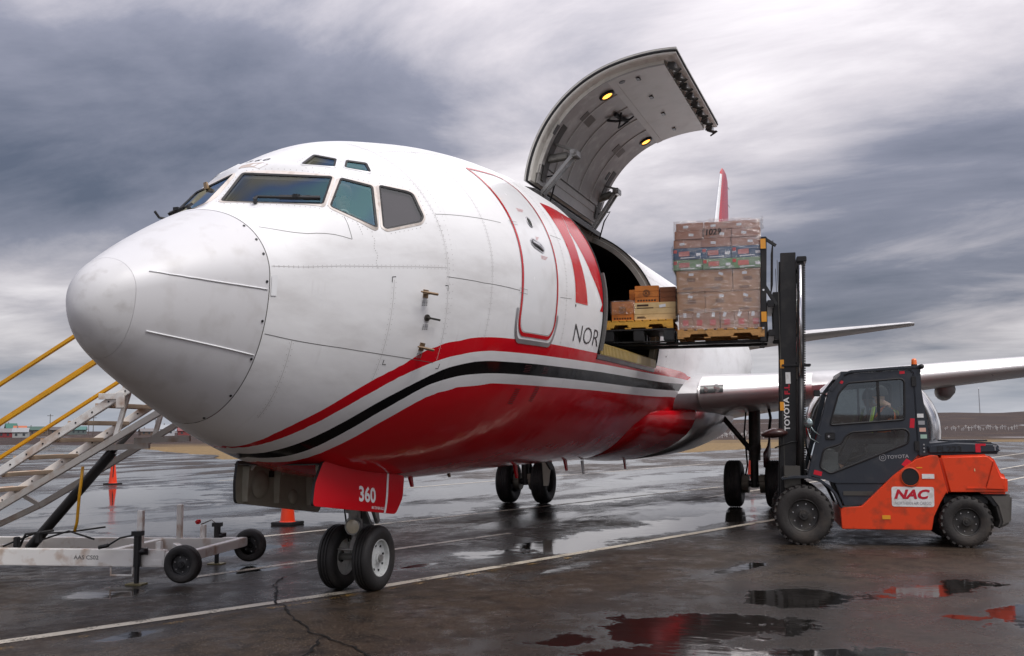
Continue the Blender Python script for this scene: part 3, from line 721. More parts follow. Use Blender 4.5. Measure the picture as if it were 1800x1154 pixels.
# --- details on the nose and forward fuselage
LAPS = ([(2.94, 74), (2.92, 30), (2.95, 0), (3.0, -26)], [(3.62, 80), (3.62, 20), (3.62, -19)], [(1.24, 8), (1.6, 6), (2.3, 3), (2.94, 1)], [(3.0, 60), (4.2, 61)], [(5.6, 84), (5.6, 40), (5.6, -18)], [(5.3, 62), (7.1, 64)],
                 [(2.36, -2), (2.36, -34)], [(1.5, -23.5), (1.55, -60)], [(11.4, 88), (11.4, 30), (11.4, -16)], [(10.7, 30), (14, 30)], [(10.7, 62), (18, 62)], [(12.9, 88), (12.9, -15)], [(10.7, -2), (14, -2)])
STRIP1 = [(.338, 24.1), (.453, 13.2), (.582, 5.5), (.724, -.1), (.875, -2.2), (1.035, -3.8), (1.204, -5.1)]
STRIP3 = [(.36, -61), (.6, -63), (.9, -64.6), (1.2, -66)]
def nose_details():
    band([(1.2195, a) for a in range(-90, 271, 3)], 0.012, -0.003, 'radome_seam', LINE, AC, closed=True)
    for path in (STRIP1, [(0.351, -33.4), (0.6, -33.0), (0.9, -32.8), (1.205, -32.8)],
                 ):
        for sd in (0, 1):
            pp = [(x, a if not sd else 180 - a) for x, a in path]
            mb = MB(); mb.tube([S(x, a, 0.002) for x, a in [(pp[0][0] + (pp[-1][0] - pp[0][0]) * t / 14, float(np.interp(pp[0][0] + (pp[-1][0] - pp[0][0]) * t / 14, [q[0] for q in pp], [q[1] for q in pp]))) for t in range(15)]], 0.0065, 6)
            mb.build('lightning_strip', WHITE, RADO, smooth=True)
    # latch studs round the radome edge
    for a in (45.7, 31, 18.2, -1.9, -18.0, -34.7, -55, -76):
        p = S(1.195, a, 0.002); mb = MB(); mb.cyl(p, p + SN(1.195, a) * 0.004, 0.011, n=10); mb.build('latch_stud', BLACK, RADO)
    conform([[(1.235, -7.5), (1.285, -7.5), (1.285, 1.0), (1.235, 1.0)]], 0.006, 'hinge_cover', WHITE, FUS)
    for path in ([(1.3, 41.7), (1.65, 26.8), (2.01, 16.9)], [(1.24, -23.0), (1.96, -23.9), (2.96, -26.8)], [(2.94, -1.8), (3.47, -3.7), (4.20, -4.7)], [(2.94, 23.0), (3.46, 21.3), (3.98, 19.9)],
                 [(2.01, 16.9), (2.02, 28.8)], [(5.37, -3.9), (5.79, -3.3)], [(5.35, 20), (5.75, 20)]):
        band(path, 0.0055, 0.0012, 'panel_seam', LINE, FUS)
    for path in LAPS:
        band(path, 0.0045, 0.0012, 'panel_lap', FAINT, FUS)
    # rivet heads round the cockpit windows and on the window post
    rv = MB()
    def riv(x, a, r=0.0034):
        p = S(x, a, 0.001); n = SN(x, a); rv.cyl(p, p + n * 0.0015, r, n=6)
    for key, pts in WIN.items():
        P = [Vector(p) for p in pts]; c = sum(P, Vector()) / len(P)
        for i in range(len(P)):
            a, b = P[i], P[(i + 1) % len(P)]; n = int((b - a).length / 0.05)
            for k in range(n):
                q = a.lerp(b, (k + .5) / n); e = (b - a).normalized(); o = (q - c); o = (o - e * o.dot(e)).normalized(); q = q + o * 0.055
                riv(q.x, phi_of(q))
    for x, a in [(2.20 + 0.01 * math.sin(k), 17 - k * 1.1) for k in range(14)] + [(2.10 + k * .002, 27 - k * 1.2) for k in range(8)] + [(2.9 + 0.004 * k, 40 - 2.2 * k) for k in range(22)] + [(2.55 + .03 * k, 47.5 - .6 * k) for k in range(12)]: riv(x, a)
    for k in range(40): riv(3.02, 60 - 2 * k, 0.0028)
    for path in LAPS:
        for i in range(len(path) - 1):
            (xa, aa), (xb, ab) = path[i], path[i + 1]; L_ = (S0(xb, ab) - S0(xa, aa)).length; n = int(L_ / .045); vert = abs(xb - xa) < abs(ab - aa) * .02
            for k in range(n):
                t = (k + .5) / n
                for e in (-1, 1): riv(xa + (xb - xa) * t + (.018 * e if vert else 0), aa + (ab - aa) * t + (0 if vert else .6 * e), .0026)
    rv.build('rivet_heads', M('rivet head grey', (0.27, 0.255, 0.24), 0.5), FUS, kind='stuff')  # plain grey heads, darker than the white skin
    # bare patch and number above the windscreen
    conform([[(1.92, 82), (1.92, 94), (2.00, 95), (2.03, 90), (2.03, 84), (2.00, 80)]], 0.002, 'anti_glare_patch', M('worn tan primer', (0.50, 0.42, 0.37), 0.5, var=0.2, vscale=12), FUS)
    for k, ch in enumerate('360'):
        V, F = text2d(ch, 1.0, 0.02); h = max(v[1] for v in V); mb = MB()
        mb.add([S(2.085 + v[1] / h * 0.085, 90 + (0.115 - 0.085 * k - v[0] / h * 0.085) / 0.0175 * 0.9, 0.003) for v in V], F)
        mb.build('number', BLACK, FUS)
    # door-corner style alignment marks
    for x, a, sx, sa in ((2.34, -1.1, 1, -1), (2.96, -4.3, -1, -1), (2.40, -28.3, 1, 1), (3.06, -28.5, -1, 1)):
        mb = MB(); band([(x + sx * 0.035, a), (x, a), (x, a + sa * 1.5)], 0.008, 0.002, '', None, None, mb=mb); mb.build('jack_mark', BLACK, FUS)
    # pitot probes and vane on the port side
    for x, a, kind in ((2.697, -6.5, 0), (2.745, -13.5, 1), (2.763, -22.1, 0)):
        p = S(x, a); n = SN(x, a); mb = MB(); fwd = Vector((-1, 0, 0)); fwd = (fwd - n * fwd.dot(n)).normalized(); up = n.cross(fwd)
        if kind == 0:
            mb.bar(p - fwd * 0.03, p + fwd * 0.03, 0.075, 0.012, n)
            mb.bar(p, p + n * 0.10 + fwd * 0.02, 0.05, 0.014, up); mb.tube([p + n * 0.10 - fwd * 0.06, p + n * 0.10 + fwd * 0.05, p + n * 0.10 + fwd * 0.14], [0.013, 0.013, 0.007], 8)
            mb.build('pitot_probe', BRASS, AC, smooth=False)
        else:
            mb.cyl(p, p + n * 0.012, 0.032); mb.cyl(p, p + n * 0.05, 0.012); mb.bar(p + n * 0.05, p + n * 0.045 - fwd * 0.13, 0.018, 0.006, n)
            mb.build('angle_of_attack_vane', DARKST, AC)
        m2 = MB()
        for r in range(4):
            for c_ in range(3): m2.add([S(x - 0.03 + c_ * 0.022 + dx, a - 2.2 - r * 0.42 + da, 0.002) for dx, da in ((0, 0), (0.017, 0), (0.017, 0.2), (0, 0.2))], [(0, 1, 2, 3)])
        m2.build('placard', M('placard ink', (0.2, 0.2, 0.2), 0.6), FUS)
    # windscreen wipers
    for sd in (1, -1):
        w1 = [Vector((x, y * sd, z)) for x, y, z in WIN['W1']]; c, n, u, v = plane_fit(w1); bl, br, tl = w1[3], w1[2], w1[0]
        up = ((w1[0] + w1[1]) / 2 - (bl + br) / 2).normalized()
        mb = MB(); a = bl.lerp(br, 0.34) + up * 0.035 + n * 0.035; b = bl.lerp(br, 0.96) + up * 0.05 + n * 0.035
        mb.bar(a.lerp(b, 0.35), b, 0.030, 0.03, n); mb.bar(a, b.lerp(a, 0.25), 0.016, 0.02, n)
        piv = bl.lerp(br, 0.34) - up * 0.02 + n * 0.01; mb.cyl(piv, piv + n * 0.05, 0.018); mb.bar(piv + n * 0.035, a, 0.02, 0.02, n); mb.box(b.lerp(a, .38) + n * .012, (.05, .05, .03))
        mb.build('wiper', RUBBER, AC)
        if sd == -1:      # its park position stands proud of the starboard screen
            m2 = MB(); q = br + n * 0.02; m2.tube([q, q + Vector((-0.07, 0.02, 0.0)), q + Vector((-0.12, 0.03, 0.05))], 0.012, 6); m2.build('wiper_arm', RUBBER, AC)
    # open starboard side window, seen edge-on above the nose
    c = S(1.95, 116); mb = MB(); mb.prism([(0, 0), (0.06, 0.01), (0.035, 0.06), (0, .065)], c + Vector((0, 0.02, 0.0)), (0.85, 0.2, 0.15), (-0.12, 0.05, 1), (0.02, 0.05, 0))
    mb.build('window_handle_cover', M('tan plastic', (0.42, 0.29, 0.17), 0.5), AC)
nose_details()

def entry_door():
    x0, x1, a0, a1 = 4.27, 5.24, -16.2, 49.0
    dph = 1 / 0.0328
    def outline(g):
        r = 0.16
        P = [(x0 - g, a1 + g * dph), (x0 - g, a0 + r * dph)]
        for k in range(1, 7):
            t = math.pi / 2 * k / 6; P.append((x0 - g + r * (1 - math.cos(t)), a0 - g * dph + (r + g) * dph * (1 - math.sin(t))))
        for k in range(0, 7):
            t = math.pi / 2 * k / 6; P.append((x1 + g - r + r * math.sin(t), a0 - g * dph + (r + g) * dph * (1 - math.cos(t))))
        P += [(x1 + g, 42.0), (x1 + g - .10, 48.0), (x1 + g - .3, a1 + g * dph * .8)]
        return P
    d = conform([outline(0.0)], 0.003, 'entry_door', WHITE, AC, step=(0.09, 3.0))
    band(outline(0.018), 0.042, 0.006, 'door_outline', RED, d, closed=True)
    band(outline(-0.006), 0.005, 0.0075, 'door_gap', LINE, d, closed=True)
    pl = [p for p in outline(0.085) if p[1] < -10.5]
    band([(x0 - .085, -9.5)] + pl + [(x1 + .085, -9.5)], 0.05, 0.005, 'scuff_plate', ALU, d)
    p = S(4.775, 23.0, 0.004); n = SN(4.775, 23.0); mb = MB(); mb.lathe([(0.0, .004), (0.055, .004), (0.062, 0.008), (0.070, 0.004), (0.072, -0.004)], p, n, 24); mb.cur = 1; mb.lathe([(0.0, 0.0055), (0.052, 0.0055)], p, n, 24)
    mb.build('porthole', [ALU, M('porthole glass', (0.05, 0.06, 0.055), 0.08)], d, auto=30)
    hp = [(4.60, 14.6), (4.66, 15.6), (4.88, 14.0), (4.94, 12.6), (4.92, 11.2), (4.86, 10.6), (4.66, 12.0), (4.60, 13.2)]
    conform([hp], 0.006, 'handle_recess', BLACK, d, step=(.05, 1.0)); band(hp, 0.016, 0.010, 'handle_rim', ALU, d, closed=True)
    mb = MB(); mb.bar(S(4.63, 14.2, .014), S(4.76, 12.9, .03), .035, .015, SN(4.7, 13)); mb.bar(S(4.76, 12.9, .03), S(4.90, 11.6, .014), .035, .015, SN(4.8, 12)); mb.build('door_handle', ALU, d, bevel=.004)
    for x, a in ((4.27, 20.6), (4.27, -4.9)):
        band([(x - .09, a + .9), (x + .10, a + .7), (x + .10, a - .5), (x - .09, a - .3)], .004, .009, 'hinge_cutout', LINE, d, closed=True)
    for x, a, w in ((4.60, 28.5, .2), (4.80, 9.0, .2), (4.78, 16.6, .1)):
        mb = MB()
        for r in range(3):
            mb.add([S(x + dx, a - r * .55 + da, .0045) for dx, da in ((0, 0), (w - .03 * r, 0), (w - .03 * r, .22), (0, .22))], [(0, 1, 2, 3)])
        mb.build('rescue_marking', M('faded red ink', (.55, .22, .22), .5), d)
entry_door()
def logo():
    conform([[(5.82, 38.4), (5.82, 29.4), (5.88, 19.7), (5.92, 10.9), (5.95, -4.0), (6.46, -3.6), (6.36, 6.7), (6.30, 14.0), (6.32, 26.2), (6.64, 39.8)],
             [(6.66, 39.8), (6.36, 26.6), (6.50, 18.7), (6.72, 9.5), (7.0, 2.0), (7.17, -2.5), (7.17, 39.8)],
             [(7.02, -4.0), (7.17, 3.0 - 3.5), (7.17, -4.0)]], 0.003, 'red_initial', RED, FUS, step=(.07, 2.5))
    letters('NOR', 6.02, -16.0, 0.215, BLACK, FUS, 'lettering', bold=-0.012, sx=1.62)
    for x, a in ((5.96, -4.9), (11.3, -12)):
        p = S(x, a, .002); mb = MB(); mb.cyl(p, p + SN(x, a) * .004, .016, n=12); mb.build('static_port', DARKST, FUS)
    g = MB()
    for q in range(2):
        for k in range(9): band([(4.72 + q * .56, -33.2 - k * .62 + q * 1.2), (4.86 + q * .56, -33.4 - k * .62 + q * 1.2)], .008, .003, '', None, None, mb=g)
        for k in range(5): band([(4.72 + q * .56, -25.6 - k * .5), (4.90 + q * .56, -25.6 - k * .5)], .006, .003, '', None, None, mb=g)
    g.build('vent_louvres', M('dark louvre', (.06, .004, .006), .4), FUS, kind='stuff')
logo()

# --- main deck cargo door
HY, HZ = S0(8.5, 66)[1], S0(8.5, 66)[2]
AL = R_(106.0)
def T(p):
    dy, dz = p[1] - HY, p[2] - HZ; c, s = math.cos(AL), math.sin(AL)
    return Vector((p[0], HY + c * dy + s * dz, HZ - s * dy + c * dz + 0.10))
def D(x, a, off=0.0): return T(S(x, a, off))
def cargo_door():
    x0, x1, a0, a1 = CX0 + .015, CX1 - .015, -24.0, 65.5
    xr = frange(x0, x1, .12); ar = frange(a0, a1, 2.5)
    V = [D(x, a) for x in xr for a in ar]; n = len(ar)
    me = bpy.data.meshes.new('cargo_door'); me.from_pydata(V, [], [(j * n + i, (j + 1) * n + i, (j + 1) * n + i + 1, j * n + i + 1) for j in range(len(xr) - 1) for i in range(n - 1)]); me.update()
    lv = [livery(x, a) for x in xr for a in ar]; ul = me.uv_layers.new(name='livery')
    for l in me.loops: ul.data[l.index].uv = (lv[l.vertex_index], .5)
    me.shade_smooth(); d = link('cargo_door', me, SKIN, AC)
    d['label'] = 'curved cargo door swung up, grey lined inside with two lit amber lamps'
    LIN = M('grey door lining', (0.27, 0.255, 0.245), .38, .3, var=.22, vscale=2.6, bump=.12, bscale=6, dirt=((.50, .48, .46), .5, 5)); LIN2 = M('pale lower door panel', (0.36, 0.345, 0.33), .4, .2, var=.1, vscale=2, dirt=((.24, .22, .21), .4, 4))
    per = [(x, a0) for x in frange(x0, x1, .12)] + [(x1, a) for a in frange(a0, a1, 2.5)[1:]] + [(x, a1) for x in frange(x1, x0, .12)[1:]] + [(x0, a) for a in frange(a1, a0, 2.5)[1:-1]]
    def inset(p, g): return (min(max(p[0], x0 + g), x1 - g), min(max(p[1], a0 + g * 30.5), a1 - g * 30.5))
    mb = MB(); mb.loft([[D(*p, -0.004) for p in per], [D(*p, -.085) for p in per], [D(*inset(p, .02), -.10) for p in per], [D(*inset(p, .17), -.10) for p in per], [D(*inset(p, .18), -.15) for p in per]], True, False)
    # the rims are lofted; faces are quads along the perimeter
    mb.build('door_rim', M('door rim paint', (.62, .60, .55), .4, var=.06, dirt=((.3, .27, .24), .4, 8)), d, auto=35)
    mb = MB(); mb.tube([D(*inset(p, .004), -.045) for p in per] + [D(*per[0], -.045)], .022, 6); mb.build('door_seal', RUBBER, d, smooth=True)
    # liner panels, one beside the other along the door
    cuts = [x0 + .17, 7.92, 8.52, 9.12, 9.72, x1 - .15]
    for k in range(5):
        ax, bx = cuts[k] + .004, cuts[k + 1] - .004; mb = MB(); ar2 = frange(3.0, 56.0, 3.0)
        mb.loft([[D(x, a, o) for x, o in ((ax, -.15), (ax, -.158), (bx, -.158), (bx, -.15))] for a in ar2], True, True)
        for xx in (ax + .03, bx - .03):
            for a in frange(5, 54, 4.0):
                p = D(xx, a, -.158); mb.cyl(p, D(xx, a, -.162), .008, n=6)
        mb.build('liner_panel', LIN, d, auto=30)
        if k:
            mb = MB(); mb.loft([[D(ax + dx, a, o) for dx, o in ((-.022, -.157), (-.016, -.170), (.008, -.170), (.014, -.157))] for a in ar2], True, True); mb.build('liner_rib', LIN2, d, auto=30)
    mb = MB(); mb.loft([[D(x, a, o) for x, o in ((x0 + .17, -.15), (x0 + .17, -.175), (x1 - .17, -.175), (x1 - .17, -.15))] for a in frange(-19, 2.8, 2.0)], True, True); lo = mb.build('lower_panel', LIN2, d, auto=30)
    mb = MB(); mb.loft([[D(x, a, o) for x, o in ((x0 + .17, -.12), (x0 + .17, -.14), (x1 - .17, -.14), (x1 - .17, -.12))] for a in frange(56.2, 65, 2.0)], True, True); mb.build('upper_panel', M('door hinge bay lining', (.33, .32, .31), .45, .3, var=.2, vscale=6), d, auto=30)
    mb = MB(); mb.bar(D(x0 + .17, 2.9, -.17), D(x1 - .17, 2.9, -.17), .09, .02, D(8.5, 2.9, -1) - D(8.5, 2.9, 0)); mb.build('stiffener', LIN2, d)
    for k in range(4):
        x = 7.62 + k * .82; mb = MB(); mb.box(D(x, -7.0, -.176), (.11, .05, .03)); mb.build('latch_window', BLACK, lo)
    p = D(7.55, -1.0, -.176); mb = MB(); mb.cyl(p, D(7.55, -1.0, -.181), .045, n=16); mb.build('vent_hole', BLACK, lo)
    for x, a, w, h in ((8.0, 24, .42, 5.5), (9.75, 24, .42, 5.5)):
        mb = MB(); mb.loft([[D(x + s * w / 2, aa, o) for s, o in ((-1, -.158), (-1, -.166), (1, -.166), (1, -.158))] for aa in frange(a - h / 2, a + h / 2, 1.5)]); mb.build('vent_recess_shade', M('vent recess shade grey', (.16, .15, .14), .6), d)  # dark raised plates: the shade of recessed vents put into the colour
    for x in (7.55, 10.27):
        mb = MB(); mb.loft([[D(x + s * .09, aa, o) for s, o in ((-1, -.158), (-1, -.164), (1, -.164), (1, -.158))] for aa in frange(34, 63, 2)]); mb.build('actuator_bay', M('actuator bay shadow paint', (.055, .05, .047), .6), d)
        mb = MB(); mb.loft([[D(x - .2 + s * .05, aa, o) for s, o in ((-1, -.158), (-1, -.163), (1, -.163), (1, -.158))] for aa in frange(36, 41, 1)]); mb.build('drain_cover', BLACK, d)
    for x, a in ((7.75, 9.0), (10.15, 9.0)):
        p = D(x, a, -.158); n = (D(x, a, -1) - D(x, a, 0)).normalized(); mb = MB(); mb.lathe([(.115, 0), (.115, .02), (.095, .035), (.078, .03), (.075, .012)], p, n, 24)
        lm = mb.build('door_lamp', BLACK, d, auto=30); mb = MB(); mb.lathe([(0.0, .034), (.04, .030), (.076, .014)], p, n, 24)
        mb.build('lamp_lens', M('lit amber lens', (.9, .55, .12), .3, emit=((1.0, .40, .05), 2.6)), lm, smooth=True)
    for k in range(8):
        x = x0 + .22 + k * (x1 - x0 - .44) / 7; p = D(x, -21.5, -.13); q = D(x, -25.0, -.22); r = D(x, -22.0, -.30); mb = MB()
        mb.bar(p, D(x, -21.0, -.21), .10, .05, (1, 0, 0)); mb.tube([D(x, -20.5, -.20), D(x, -23.5, -.235), q, r], [.022, .026, .022, .012], 7); mb.build('latch_hook', DARKST, d, smooth=False)
        mb = MB(); mb.box(D(x + .2, -21.5, -.125), (.16, .06, .06)); mb.build('latch_fitting', ALU, d)
    mb = MB(); mb.tube([D(8.55, 9, -.17), D(8.62, 12, -.25), D(8.75, 15, -.27), D(8.88, 12, -.22), D(8.9, 5, -.18)], .014, 6); mb.tube([D(8.45, 17, -.19), D(8.6, 14, -.22), D(8.9, 8, -.19)], .02, 6); mb.build('cable_loop', RUBBER, d, smooth=True)
    mb = MB(); mb.bar(D(8.45, 12, -.18), D(8.95, 10, -.18), .05, .05); mb.build('cable_bracket', BLACK, d)
    # actuators between the door and the top of the opening
    for x, e in ((7.58, Vector((7.60, -1.40, 5.53))), (10.22, Vector((10.25, -1.307, 5.60)))):
        base = D(x, 52, -.14); foot = S(x, 63, -.06); mb = MB()
        mb.cyl(base, base.lerp(e, .72), .062, n=14); mb.cyl(base.lerp(e, .7), e, .035, n=12); mb.bar(D(x, 44, -.15), e + Vector((0, 0, .05)), .05, .03)
        a = mb.build('door_actuator', M('actuator grey', (.17, .165, .15), .4, .5, dirt=((.05, .045, .04), .6, 9)), AC, auto=35)
        for s in (-.07, .07):
            m2 = MB(); m2.bar(e + Vector((s, 0, 0)), foot + Vector((s, 0, 0)), .03, .045); m2.build('actuator_link', STEEL, a)
        m2 = MB(); m2.box(e, (.22, .10, .10)); m2.cyl(e - Vector((.14, 0, 0)), e + Vector((.14, 0, 0)), .035); m2.build('actuator_elbow', STEEL, a, bevel=.01)
        m2 = MB(); m2.tube([D(x + .1, 60, -.12), D(x + .12, 57, -.35), S(x + .1, 60, .25), S(x + .1, 58, -.05)], .012, 6); m2.build('hose', RUBBER, a, smooth=True)
cargo_door()
def hold():
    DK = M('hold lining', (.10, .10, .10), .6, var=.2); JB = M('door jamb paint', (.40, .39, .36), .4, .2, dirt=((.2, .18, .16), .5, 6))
    # inner lining, open where the door is
    xs2 = frange(6.6, 17.5, .3); xs2 = sorted(set([x for x in xs2 if not (CX0 - .2 < x < CX0 + .2 or CX1 - .2 < x < CX1 + .2)] + [CX0, CX1])); ph2 = list(range(-36, 217, 6))
    ph2 = sorted(set(ph2 + [CP0, CP1])); n = len(ph2); V = [S(x, a, -.13) for x in xs2 for a in ph2]
    F = [(j * n + i, (j + 1) * n + i, (j + 1) * n + i + 1, j * n + i + 1) for j in range(len(xs2) - 1) for i in range(n - 1) if not (CX0 < (xs2[j] + xs2[j + 1]) / 2 < CX1 and CP0 < (ph2[i] + ph2[i + 1]) / 2 < CP1)]
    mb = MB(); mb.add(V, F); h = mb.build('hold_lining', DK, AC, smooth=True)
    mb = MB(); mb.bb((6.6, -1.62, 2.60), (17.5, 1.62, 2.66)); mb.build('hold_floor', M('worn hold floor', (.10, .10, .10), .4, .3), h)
    for x in (6.62, 17.5):
        mb = MB(); ring = [S(x, a, -.131) for a in range(-36, 217, 6)]; mb.add(ring, [tuple(range(len(ring)))]); mb.build('bulkhead', DK, h)
    # jambs of the opening
    per = [(x, CP0) for x in frange(CX0, CX1, .12)] + [(CX1, a) for a in frange(CP0, CP1, 3)[1:]] + [(x, CP1) for x in frange(CX1, CX0, .12)[1:]] + [(CX0, a) for a in frange(CP1, CP0, 3)[1:-1]]
    def ins(p, g): return (min(max(p[0], CX0 + g), CX1 - g), min(max(p[1], CP0 + g * 30.5), CP1 - g * 30.5))
    mb = MB(); mb.loft([[S(*p, 0.0) for p in per], [S(*p, -.05) for p in per], [S(*ins(p, .035), -.06) for p in per], [S(*ins(p, .04), -.135) for p in per], [S(*p, -.14) for p in per]], True, False)
    j = mb.build('cargo_door_frame', JB, AC, auto=35)
    mb = MB(); mb.tube([S(*ins(p, -.012), .004) for p in per] + [S(*ins(per[0], -.012), .004)], .012, 6); mb.build('frame_seal', RUBBER, j, smooth=True)
    # sill with roller strips
    mb = MB(); mb.add([S(CX0 + .06, -18.4, .012), S(CX1 - .05, -18.4, .012), S(CX1 - .05, -15.2, -.02), S(CX0 + .06, -15.2, -.02), S(CX1 - .05, -13.6, -.30), S(CX0 + .06, -13.6, -.30)], [(0, 1, 2, 3), (3, 2, 4, 5)]); sl = mb.build('cargo_sill', M('sill metal', (.36, .33, .25), .4, .5, dirt=((.10, .085, .06), .6, 12)), AC)
    mb = MB(); nb = 44
    for k in range(nb):
        x = CX0 + .10 + k * (CX1 - CX0 - .2) / (nb - 1); mb.bar(S(x, -18.2, .02), S(x, -15.0, .0), .034, .014, SN(x, -17)); mb.bar(S(x, -15.0, .0), S(x, -14.0, -.2), .03, .014)
    mb.build('sill_rollers', M('yellowed sill strips', (.42, .30, .09), .4, .2, var=.35, vscale=3, dirt=((.5, .46, .36), .6, 2)), sl, kind='stuff')
    mb = MB(); mb.loft([[S(x, -18.6, .004), S(x, -20.0, .010), S(x, -20.2, .0), S(x, -18.6, -.01)] for x in frange(CX0 + .02, CX1 - .02, .1)]); mb.build('sill_lip', BLACK, sl)
    mb = MB(); mb.loft([[S(CX0 + dx, a, o) for dx, o in ((.0, .01), (.0, .05), (.06, .05), (.06, .01))] for a in frange(-17, 12, 2)]); mb.build('edge_guard', M('grey felt guard', (.13, .125, .12), .8, bump=.4), AC)
    mb = MB(); mb.loft([[S(x, 66.4, .0), S(x, 66.4, .05), S(x, 62, .07), S(x, 61, .0)] for x in frange(CX0 + .05, CX1 - .05, .2)]); mb.build('hinge_fairing', DARKST, AC)
hold()
def cockpit_inside():
    DK = M('cockpit interior', (.10, .105, .11), .6); mb = MB()
    rg = [S(3.25, a, -.06) for a in range(-90, 270, 10)]; mb.loft([rg, [p + Vector((.04, 0, 0)) for p in rg]]); h = mb.build('cockpit_bulkhead', DK, AC)
    mb = MB(); mb.bb((1.95, -.72, 2.9), (2.2, .72, 3.46)); mb.bb((1.72, -.45, 2.9), (1.96, .45, 3.5)); mb.build('instrument_panel', DK, h, bevel=.03)
    mb = MB(); mb.bb((1.9, -.8, 2.52), (3.24, .8, 2.56)); mb.build('cockpit_floor', DK, h)
    for s in (-1, 1):
        mb = MB(); mb.bb((2.62, s * .56 - .25, 2.95), (3.1, s * .56 + .25, 3.08)); mb.bb((3.0, s * .56 - .24, 3.05), (3.12, s * .56 + .24, 3.72)); mb.bb((2.75, s * .56 - .12, 2.56), (3.0, s * .56 + .12, 2.95)); mb.build('pilot_seat', M('sheepskin seat', (.20, .17, .14), .9), h, bevel=.03)
    p = Vector((2.30, -.80, 3.62)); mb = MB(); mb.lathe([(.045, -.008), (.06, 0), (.045, .008)], p, (1, .6, .2), 20, True); mb.cyl(p, p + Vector((-.03, .05, -.12)), .01); mb.build('window_fan', M('grey fan plastic', (.35, .36, .36), .4), h, smooth=True)
cockpit_inside()
# --- landing gear
def wheel(name, c, R, W, rim_r, parent, rim_mat, side, tyre_mat=TYRE, holes=8, bolts=0, grooves=4, lugs=0):
    """wheel on a transverse (local y) axle; side = which way the outer face looks"""
    hub = MB(); hub.lathe([(0, .0), (.30 * rim_r, .0), (.34 * rim_r, -.03 * side), (.34 * rim_r, -.06 * side)], (0, W * .34 * side, 0), (0, 1, 0), 20)
    hub.cyl((0, W * .33 * side, 0), (0, W * .40 * side, 0), .16 * rim_r, .12 * rim_r)
    h = hub.build(name, rim_mat, parent, auto=35); h.location = c
    h2, s2 = W / 2, R - rim_r; pr = [(rim_r, -h2 * .78), (rim_r + s2 * .12, -h2 * .90), (rim_r + s2 * .45, -h2), (rim_r + s2 * .72, -h2 * .95), (R - s2 * .10, -h2 * .78), (R - s2 * .02, -h2 * .60)]
    tr = []
    for k in range(grooves):
        y = -h2 * .5 + (k + .5) * h2 / grooves; g = h2 * .05
        tr += [(R, y - g * 1.6), (R - .010, y - g), (R - .010, y + g), (R, y + g * 1.6)]
    pr = pr + tr + [(r, -y) for r, y in pr[::-1]]
    mb = MB(); mb.lathe(pr, (0, 0, 0), (0, 1, 0), 48)
    for k in range(lugs):
        for e in (-1, 1):
            a = 2 * math.pi * (k + (.5 if e > 0 else 0)) / lugs; mb.box((math.cos(a) * (R - .008), e * h2 * .58, math.sin(a) * (R - .008)), (.026, h2 * .66, .5 * 2 * math.pi * R / lugs), Matrix.Rotation(-a, 3, 'Y') @ Matrix.Rotation(.35 * e, 3, 'X'))
    t = mb.build('tyre', tyre_mat, h, auto=28)
    mb = MB(); mb.lathe([(rim_r * 1.02, -h2 * .80), (rim_r * .96, -h2 * .70), (rim_r * .90, -h2 * .3), (rim_r * .34, -h2 * .2)], (0, 0, 0), (0, 1, 0), 36)
    mb.lathe([(rim_r * 1.03, h2 * .80), (rim_r * 1.0, h2 * .84), (rim_r * .95, h2 * .78), (rim_r * .90, h2 * .42), (rim_r * .62, h2 * .34), (rim_r * .30, h2 * .52)], (0, 0, 0), (0, side, 0), 36)
    rm = mb.build('rim', rim_mat, h, auto=35)
    mb = MB()
    for k in range(holes):
        a = 2 * math.pi * (k + .3) / holes; p = Vector((math.cos(a) * rim_r * .70, h2 * .40 * side, math.sin(a) * rim_r * .70))
        mb.cyl(p - Vector((0, .02 * side, 0)), p + Vector((0, .006 * side, 0)), rim_r * (.065 if not bolts else .05), n=8)
    if holes: mb.build('wheel_bolts' if bolts else 'wheel_holes', CHROME if bolts else BLACK, h, kind='stuff')
    return h
RIMW = M('pale wheel paint', (.55, .57, .56), .4, var=.06, vscale=12, dirt=((.2, .19, .18), .5, 18))
RIMK = M('dark wheel', (.035, .034, .033), .45, .2, dirt=((.10, .09, .08), .5, 12))
